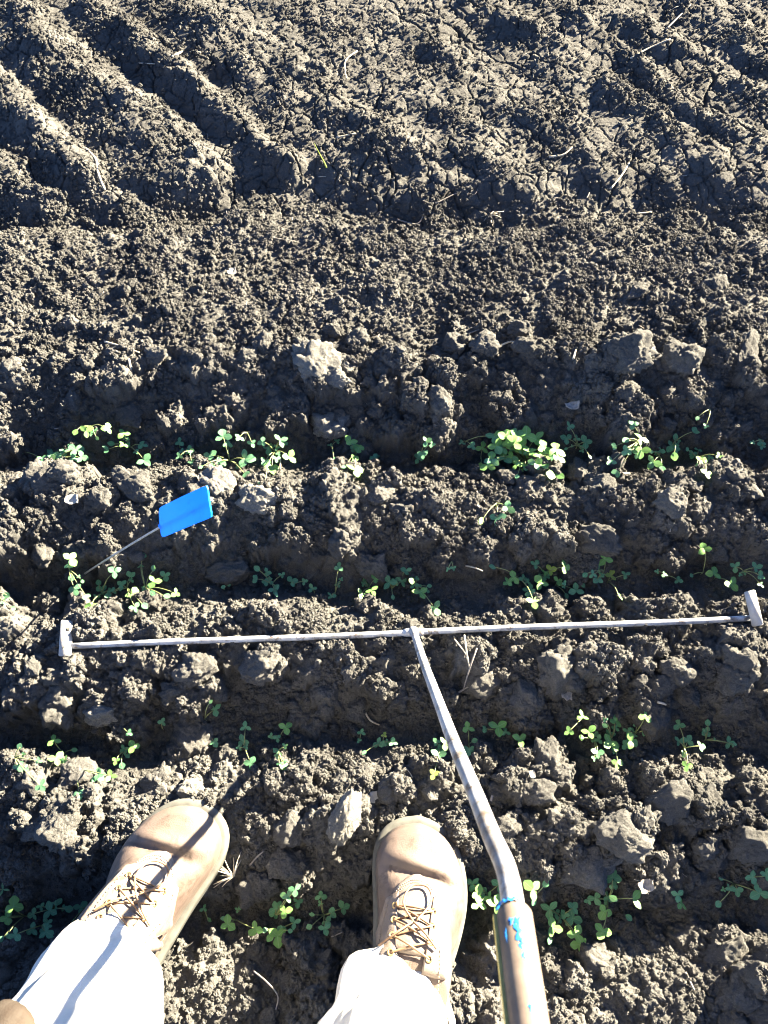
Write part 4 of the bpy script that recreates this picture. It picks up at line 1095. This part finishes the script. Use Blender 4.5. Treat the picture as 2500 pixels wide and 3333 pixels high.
# ------------------------------------------------------------------ the person: boots and trousers
def leather(name, lo, hi, dark, rough=.55):
    m, nt, b = new_mat(name)
    p = obj_pos(nt)
    f = noise_tex(nt, p, 16, 5, .6)
    c = ramp(nt, f, ((.32, lo), (.62, hi)))
    sc = noise_tex(nt, p, 34, 6, .7, .5)
    c = mix(nt, ramp(nt, sc, ((.52, (0, 0, 0)), (.66, (.8, .8, .8)))), c, dark)
    sz = nd(nt, "ShaderNodeSeparateXYZ"); nt.links.new(p, sz.inputs[0])
    low = nd(nt, "ShaderNodeMapRange"); nt.links.new(sz.outputs[2], low.inputs[0])
    low.inputs[1].default_value = .022; low.inputs[2].default_value = .066; low.inputs[3].default_value = .75; low.inputs[4].default_value = 0
    dm = nd(nt, "ShaderNodeMath", operation='MULTIPLY'); nt.links.new(low.outputs[0], dm.inputs[0])
    nt.links.new(ramp(nt, noise_tex(nt, p, 60, 6, .7), ((.38, (0, 0, 0)), (.6, (1, 1, 1)))), dm.inputs[1])
    if lo[0] > .03: c = mix(nt, dm.outputs[0], c, (.072, .066, .056))
    nt.links.new(c, b.inputs["Base Color"])
    b.inputs["Roughness"].default_value = rough
    b.inputs["Specular IOR Level"].default_value = .35
    g = nd(nt, "ShaderNodeMath", operation='ADD')
    nt.links.new(noise_tex(nt, p, 55, 5, .6, .6), g.inputs[0]); nt.links.new(noise_tex(nt, p, 600, 3, .6), g.inputs[1])
    bump(nt, b, g.outputs[0], .35, .0016)
    return m
TAN = leather("tan_leather", (.060, .042, .034), (.104, .080, .067), (.032, .021, .015))
TAN2 = leather("tan_leather_quarter", (.115, .091, .076), (.155, .126, .106), (.06, .04, .028), .6)
RUBBER = simple("dusty_rubber", (.045, .047, .043), .8, .3, var=.3, scale=50, b_s=.3)
WELT = simple("pale_welt", (.075, .075, .067), .75, .25, var=.25, scale=70)
LACE = simple("rawhide_lace", (.17, .105, .062), .6, .3, var=.25, scale=300, b_s=.3)
BRASS = simple("brass_eyelet", (.50, .34, .14), .35, .5, .8)
THREAD = simple("stitch_thread", (.22, .18, .14), .8, .2)

FO = np.array([(0, 0), (.006, .020), (.02, .031), (.05, .039), (.09, .041), (.13, .045), (.17, .053), (.205, .0600), (.235, .0625), (.26, .0605), (.282, .052), (.297, .039), (.306, .022), (.31, 0)])
def foot_outline(n=72):
    d = np.concatenate([[0], np.cumsum(np.hypot(*np.diff(FO, axis=0).T))])
    h = n // 2
    t = np.linspace(0, d[-1], h + 1)
    y = np.interp(t, d, FO[:, 0]); w = np.interp(t, d, FO[:, 1])
    for _ in range(2):
        w[1:-1] = (w[:-2] + 2 * w[1:-1] + w[2:]) / 4; y[1:-1] = (y[:-2] + 2 * y[1:-1] + y[2:]) / 4
    return np.concatenate([np.stack([w, y], 1)[:-1], np.stack([-w, y], 1)[::-1][:-1]])
OUT = foot_outline()
LV = np.array([  # z, front y, width factor, back y
 (.026, .304, .955, .002), (.036, .306, .975, .001), (.050, .304, .965, .003), (.060, .300, .96, .004), (.068, .291, .92, .005), (.074, .277, .83, .006), (.079, .263, .77, .006),
 (.083, .249, .71, .006), (.087, .236, .67, .006), (.094, .223, .67, .006), (.105, .206, .69, .006), (.119, .189, .71, .006), (.134, .172, .73, .008), (.144, .158, .74, .010), (.151, .138, .72, .012), (.153, .10, .66, .014)])
def level(t):
    i = np.clip(t * (len(LV) - 1), 0, len(LV) - 1)
    return [float(np.interp(i, range(len(LV)), LV[:, c])) for c in range(4)]
def boot(loc, turn, inner, label):
    root = None
    n = len(OUT); NL = 76
    shift = lambda y: inner * (.010 * smooth(.16, .30, y) - .006 * smooth(.05, .2, y) * (1 - smooth(.2, .3, y)))
    V, Fc = [], []
    for k in range(NL):
        z, yf, wf, yb = level(k / (NL - 1))
        for x, y in OUT:
            yy = yb + (yf - yb) * y / .31
            xx = x * wf + shift(yy)
            zz = z
            top = smooth(.06, .085, z)
            # creases where the toes bend, a rucked vamp, and small dents
            cr = math.exp(-((yy - .236 - .10 * xx * inner) / .007) ** 2)
            cr2 = math.exp(-((yy - .251 - .16 * xx * inner) / .008) ** 2)
            zz += top * (-.0060 * cr + .0034 * cr2) + .0012 * float(vnoise(np.array(xx * 40), np.array(yy * 40), 7))
            V.append((xx, yy, zz))
    for k in range(NL - 1):
        for i in range(n):
            a, b = k * n + i, k * n + (i + 1) % n
            Fc.append((a, b, b + n, a + n))
    Fc.append(tuple(range((NL - 1) * n, NL * n)))
    tree = BVHTree.FromPolygons([Vector(v) for v in V], [list(f) for f in Fc])
    def drape(x, y, off=0.0):
        h = tree.ray_cast(Vector((x, y, .5)), Vector((0, 0, -1)))
        if h[0] is None:
            h = tree.find_nearest(Vector((x, y, .05)))
            p, nn_ = h[0], h[1]
        else: p, nn_ = h[0], h[1]
        if nn_.z < 0: nn_ = -nn_
        nn_ = (nn_ + Vector((0, 0, .25))).normalized()
        return np.array(p + nn_ * off)
    root = link("boot", mesh_np("boot", V, Fc, TAN), None, loc, (0, 0, -turn))
    root["label"] = label
    # sole, welt
    def ringloft(rows, mat, name):
        VV, FF = [], []
        for z, sc, add in rows:
            for x, y in OUT:
                c = np.array([0, .155]); q = np.array([x, y])
                d = q - c; q2 = q * 1.0 + d / (np.linalg.norm(d) + 1e-9) * add
                VV.append((q2[0] + shift(q[1]), q2[1], z))
        R_ = len(rows)
        for k in range(R_ - 1):
            for i in range(n):
                a, b = k * n + i, k * n + (i + 1) % n
                FF.append((a, b, b + n, a + n))
        FF.append(tuple(range(n))[::-1]); FF.append(tuple(range((R_ - 1) * n, R_ * n)))
        return link(name, mesh_np(name, VV, FF, mat), root)
    ringloft([(0, 1, .001), (.003, 1, .0050), (.017, 1, .0058), (.0195, 1, .0052)], RUBBER, "sole")
    ringloft([(.0195, 1, .0036), (.0205, 1, .0072), (.0265, 1, .0072), (.029, 1, .0060), (.0305, 1, -.001)], WELT, "welt")
    def pad(poly_u, name, mat, off, nu=14, nv=14):
        """a leather piece laid over the upper: poly_u(u, v) gives x, y"""
        VV, FF = [], []
        for a in range(nu):
            for b in range(nv):
                u, v = a / (nu - 1), b / (nv - 1)
                x, y = poly_u(u, v)
                edge = a in (0, nu - 1) or b in (0, nv - 1)
                VV.append(drape(x, y, -.001 if edge else off))
        # one more ring just inside the edge stays at full height so the border reads as a cut edge
        for a in range(nu - 1):
            for b in range(nv - 1):
                q = a * nv + b
                FF.append((q, q + nv, q + nv + 1, q + 1))
        return link(name, mesh_np(name, VV, FF, mat), root)
    ez = lambda u: [0, .015][u > 0] if u in (0,) else u
    def warp(u): return 0 if u == 0 else 1 if u == 1 else .03 + .94 * (u - 1 / 13) / (11 / 13)
    def tongue(u, v):
        u, v = warp(u), warp(v)
        y = .145 + .088 * v
        w = .034 * math.sqrt(max(0, 1 - max(0, (v - .45) / .57) ** 2.4))
        return (u * 2 - 1) * w + .004 * inner, y + .006 * (1 - (u * 2 - 1) ** 2) * (v > .9)
    pad(tongue, "tongue", TAN2, .0028)
    def quarter(sd):
        def f(u, v):
            u, v = warp(u), warp(v)
            y = .125 + .090 * v
            xi = .0155 + .006 * v; xo = .046 - .010 * v
            return sd * (xi + (xo - xi) * u) + .004 * inner, y - .010 * u * v
        return f
    for sd in (-1, 1): pad(quarter(sd), "quarter", TAN2, .0048)
    # stitching round the tongue front and the quarters
    st = []
    def dash(p, q, off):
        a_, b_ = drape(*p, off), drape(*q, off)
        st.append(tube([a_, (a_ + b_) / 2 + np.array([0, 0, .0004]), b_], .00055, 4))
    for inset in (.0035, .0065):
        m_ = 34
        arc = [(math.cos(t) * (.034 - inset) + .004 * inner, .188 + math.sin(t) * (.045 - inset)) for t in np.linspace(.25, math.pi - .25, m_)]
        for a_, b_ in zip(arc[:-1], arc[1:]):
            dash(a_, ((a_[0] * .35 + b_[0] * .65), (a_[1] * .35 + b_[1] * .65)), .0030)
    for sd in (-1, 1):
        for k in range(22):
            y0 = .105 + k * .0042
            x0 = sd * (.0385 - .085 * (y0 - .105)) + .004 * inner
            dash((x0, y0), (x0 - sd * .0002, y0 + .0026), .0052)
    so = link("stitching", mesh_np("stitching", *join(st), THREAD), root); so["kind"] = "stuff"
    # eyelets and laces
    ey = [(.194), (.177), (.160), (.143)]
    P_ = {}
    for sd in (-1, 1):
        for k, y in enumerate(ey):
            x = sd * (.0225 + .003 * k * 0) + .004 * inner
            c_ = drape(x, y, .0054); P_[sd, k] = c_
            ring = [c_ + np.array([.0034 * math.cos(t), .0034 * math.sin(t), .0034 * math.sin(t) * -.35]) for t in np.linspace(0, 6.2832, 15)]
            link("eyelet", mesh_np("eyelet", *tube(ring, .0010, 6, False), BRASS), root)
    up_ = np.array([0, .001, .0045])
    lr = .00135
    def lace(pts, m_=16): return tube(spline(pts, m_), [lr] * m_, 7)
    L_ = []
    L_.append(lace([P_[-1, 0], (P_[-1, 0] + P_[1, 0]) / 2 + up_ * 1.3, P_[1, 0]]))
    for k in range(3):
        for sd in (-1, 1):
            a_, b_ = P_[sd, k], P_[-sd, k + 1]
            L_.append(lace([a_, (a_ * .6 + b_ * .4) + up_ * (1 if sd > 0 else 1.7), b_]))
    kn = (P_[-1, 1] + P_[1, 1]) / 2 + up_ * 1.5
    def over(x, y, o): return drape(x + .004 * inner, y, o)
    L_.append(lace([kn, over(-.012, .194, .012), over(-.006, .218, .009), over(.012, .220, .008), over(.018, .202, .009), kn + np.array([.004, .002, .001])], 30))
    L_.append(lace([kn, over(.014, .165, .012), over(.030, .154, .008)], 14))
    L_.append(lace([kn, over(-.016, .162, .012), over(-.033, .146, .008)], 14))
    link("lace", mesh_np("lace", *join(L_), LACE), root)
    return root
person = bpy.data.objects.new("person", None); COL.objects.link(person); person.location = (-.15, -.15, 0)
tag(person, "person in white trousers and tan leather lace-up work boots standing on the soil", "person")
def stand(x, y): return max(.006, float(np.mean(hz([x, x + .03, x - .03], [y, y + .06, y + .1]))) - .004)
LT, RT = math.radians(21), math.radians(9)
def heel(toe, a, L_=.31): return np.array([toe[0] - math.sin(a) * L_, toe[1] - math.cos(a) * L_])
lt, rt = dz(425, 1735, .045), dz(922, 1776, .045)
lh, rh = heel(lt, LT), heel(rt, RT)
BZ = .022
bl = boot((lh[0], lh[1], BZ), LT, 1, "boot crossed by the thin shadow of the tool's shaft")
br = boot((rh[0], rh[1], BZ), RT, -1, "boot standing next to the tool's shaft")
# trouser legs
def cloth():
    m, nt, b = new_mat("white_twill")
    p = obj_pos(nt)
    w = nd(nt, "ShaderNodeTexWave", bands_direction='DIAGONAL'); w.inputs["Scale"].default_value = 420
    nt.links.new(p, w.inputs["Vector"])
    f = noise_tex(nt, p, 30, 5, .6)
    c = mix(nt, .25, ramp(nt, f, ((.3, (.40, .385, .35)), (.7, (.50, .485, .45)))), ramp(nt, w.outputs["Fac"], ((.2, (.5, .5, .5)), (.8, (.8, .8, .8)))), 'MULTIPLY')
    nt.links.new(c, b.inputs["Base Color"]); b.inputs["Roughness"].default_value = .85
    b.inputs["Specular IOR Level"].default_value = .2
    g = nd(nt, "ShaderNodeMath", operation='ADD'); nt.links.new(w.outputs["Fac"], g.inputs[0]); nt.links.new(f, g.inputs[1])
    bump(nt, b, g.outputs[0], .3, .0008)
    return m
TWILL = cloth()
def leg(rows, seed, label):
    """rows: z, centre x, centre y, half width, half depth"""
    rows = np.array(rows); n = 72; m = 110
    ts = np.linspace(0, 1, m) ** 1.25 * (len(rows) - 1)
    V, Fc = [], []
    th = np.linspace(0, 2 * np.pi, n, endpoint=False)
    S = spline(rows, 400)
    for k in range(m):
        q = S[int(min(399, ts[k] / (len(rows) - 1) * 399))]
        z, cx, cy, hw, hd_ = q
        a = np.sign(np.cos(th)) * np.abs(np.cos(th)) ** .9; b = np.sign(np.sin(th)) * np.abs(np.sin(th)) ** .9
        low = math.exp(-(z - rows[0][0]) / .12)
        fold = .014 * np.array(fbm(np.cos(th) * 1.6 + seed * 3.1 + z * 4, np.sin(th) * 1.6 + z * 7, 3, seed)) + low * .008 * np.sin(z * 62 + 2.1 * np.cos(th + seed) + 1.5 * np.sin(2 * th)) + .003 * np.array(vnoise(th * 3, z * 30 + th * 0, seed))
        fold = fold - .0022 * math.exp(-((z - rows[0][0] - .021) / .0025) ** 2) + .0016 * math.exp(-((z - rows[0][0] - .010) / .008) ** 2)
        hemdip = np.where(k < 14, (14 - k) / 14, 0) * (.012 * np.sin(th + .7 * seed) + .006 * np.sin(3 * th + seed))
        for i in range(n):
            r_ = 1 + fold[i] / hw
            V.append((cx + a[i] * hw * r_, cy + b[i] * hd_ * r_, z + hemdip[i]))
    for k in range(m - 1):
        for i in range(n):
            a, b = k * n + i, k * n + (i + 1) % n
            Fc.append((a, b, b + n, a + n))
    # the hem turned inwards, and the top closed at the waist
    o_ = len(V)
    for j, (sc, dzz) in enumerate(((.985, -.001), (.955, .003), (.88, .012))):
        for i in range(n):
            x, y, z = V[i]
            V.append((rows[0][1] + (x - rows[0][1]) * sc, rows[0][2] + (y - rows[0][2]) * sc, z + dzz))
    for j in range(3):
        for i in range(n):
            a = i if j == 0 else o_ + (j - 1) * n + i; b = (i + 1) % n if j == 0 else o_ + (j - 1) * n + (i + 1) % n
            Fc.append((b, a, o_ + j * n + i, o_ + j * n + (i + 1) % n))
    Fc.append(tuple(range((m - 1) * n, m * n)))
    o = link("trouser_leg", mesh_np("trouser_leg", V, Fc, TWILL))
    o["label"] = label
    return o
def lw(z): return z
tlg = leg([(.148, -.343, -.090, .068, .098), (.20, -.340, -.112, .086, .094), (.30, -.330, -.160, .098, .086), (.42, -.295, -.20, .084, .088), (.60, -.26, -.225, .092, .10), (.78, -.235, -.235, .100, .115), (.93, -.225, -.235, .105, .125)], 1, "trouser leg striped by the shadow of the tool's shaft and handle")
trg = leg([(.148, .018, -.128, .066, .094), (.20, .010, -.146, .076, .090), (.30, .002, -.176, .078, .084), (.42, -.005, -.205, .082, .088), (.60, -.03, -.225, .090, .10), (.78, -.05, -.235, .098, .115), (.93, -.055, -.235, .103, .125)], 2, "trouser leg beside the tool handle")
for o in (bl, br, tlg, trg):
    o.parent = person
    o.location = Vector(o.location) - Vector(person.location)
# leather strap end in front of the thigh
STRAPM = leather("brown_leather", (.010, .0065, .004), (.024, .015, .009), (.010, .007, .005), .8)
tip, mid, top_ = dd(52, 2176, .60), dd(-70, 2330, .56), np.array([-.30, -.105, .92])
sp = spline([tip, tip * .5 + mid * .5, mid, top_], 24)
wd_ = np.concatenate([np.array([.006, .0115, .0150, .0168, .0175]), np.full(19, .018)])
V, Fc = [], []
for i, q in enumerate(sp):
    t = sp[min(i + 1, 23)] - sp[max(i - 1, 0)]; t = t / np.linalg.norm(t)
    v = u_(_C - q); sx = u_(np.cross(t, v)); fz = np.cross(sx, t)
    for k in range(18):
        an = 6.2832 * k / 18
        r1 = wd_[i] * (1 + .05 * math.sin(3 * an + i * .4)); r2 = wd_[i] * .55 * (1 + .30 * math.sin(5 * an + i * .15))
        V.append(q + sx * math.cos(an) * r1 + fz * math.sin(an) * r2)
for i in range(23):
    for k in range(18): Fc.append((i * 18 + k, i * 18 + (k + 1) % 18, (i + 1) * 18 + (k + 1) % 18, (i + 1) * 18 + k))
Fc += [tuple(range(18))[::-1], tuple(range(23 * 18, 24 * 18))]
so = link("leather_strap", mesh_np("leather_strap", [np.array(v) - sp[0] for v in V], Fc, STRAPM), None, sp[0])
tag(so, "rounded end of a creased brown leather strap hanging before the white trouser leg", "leather strap")
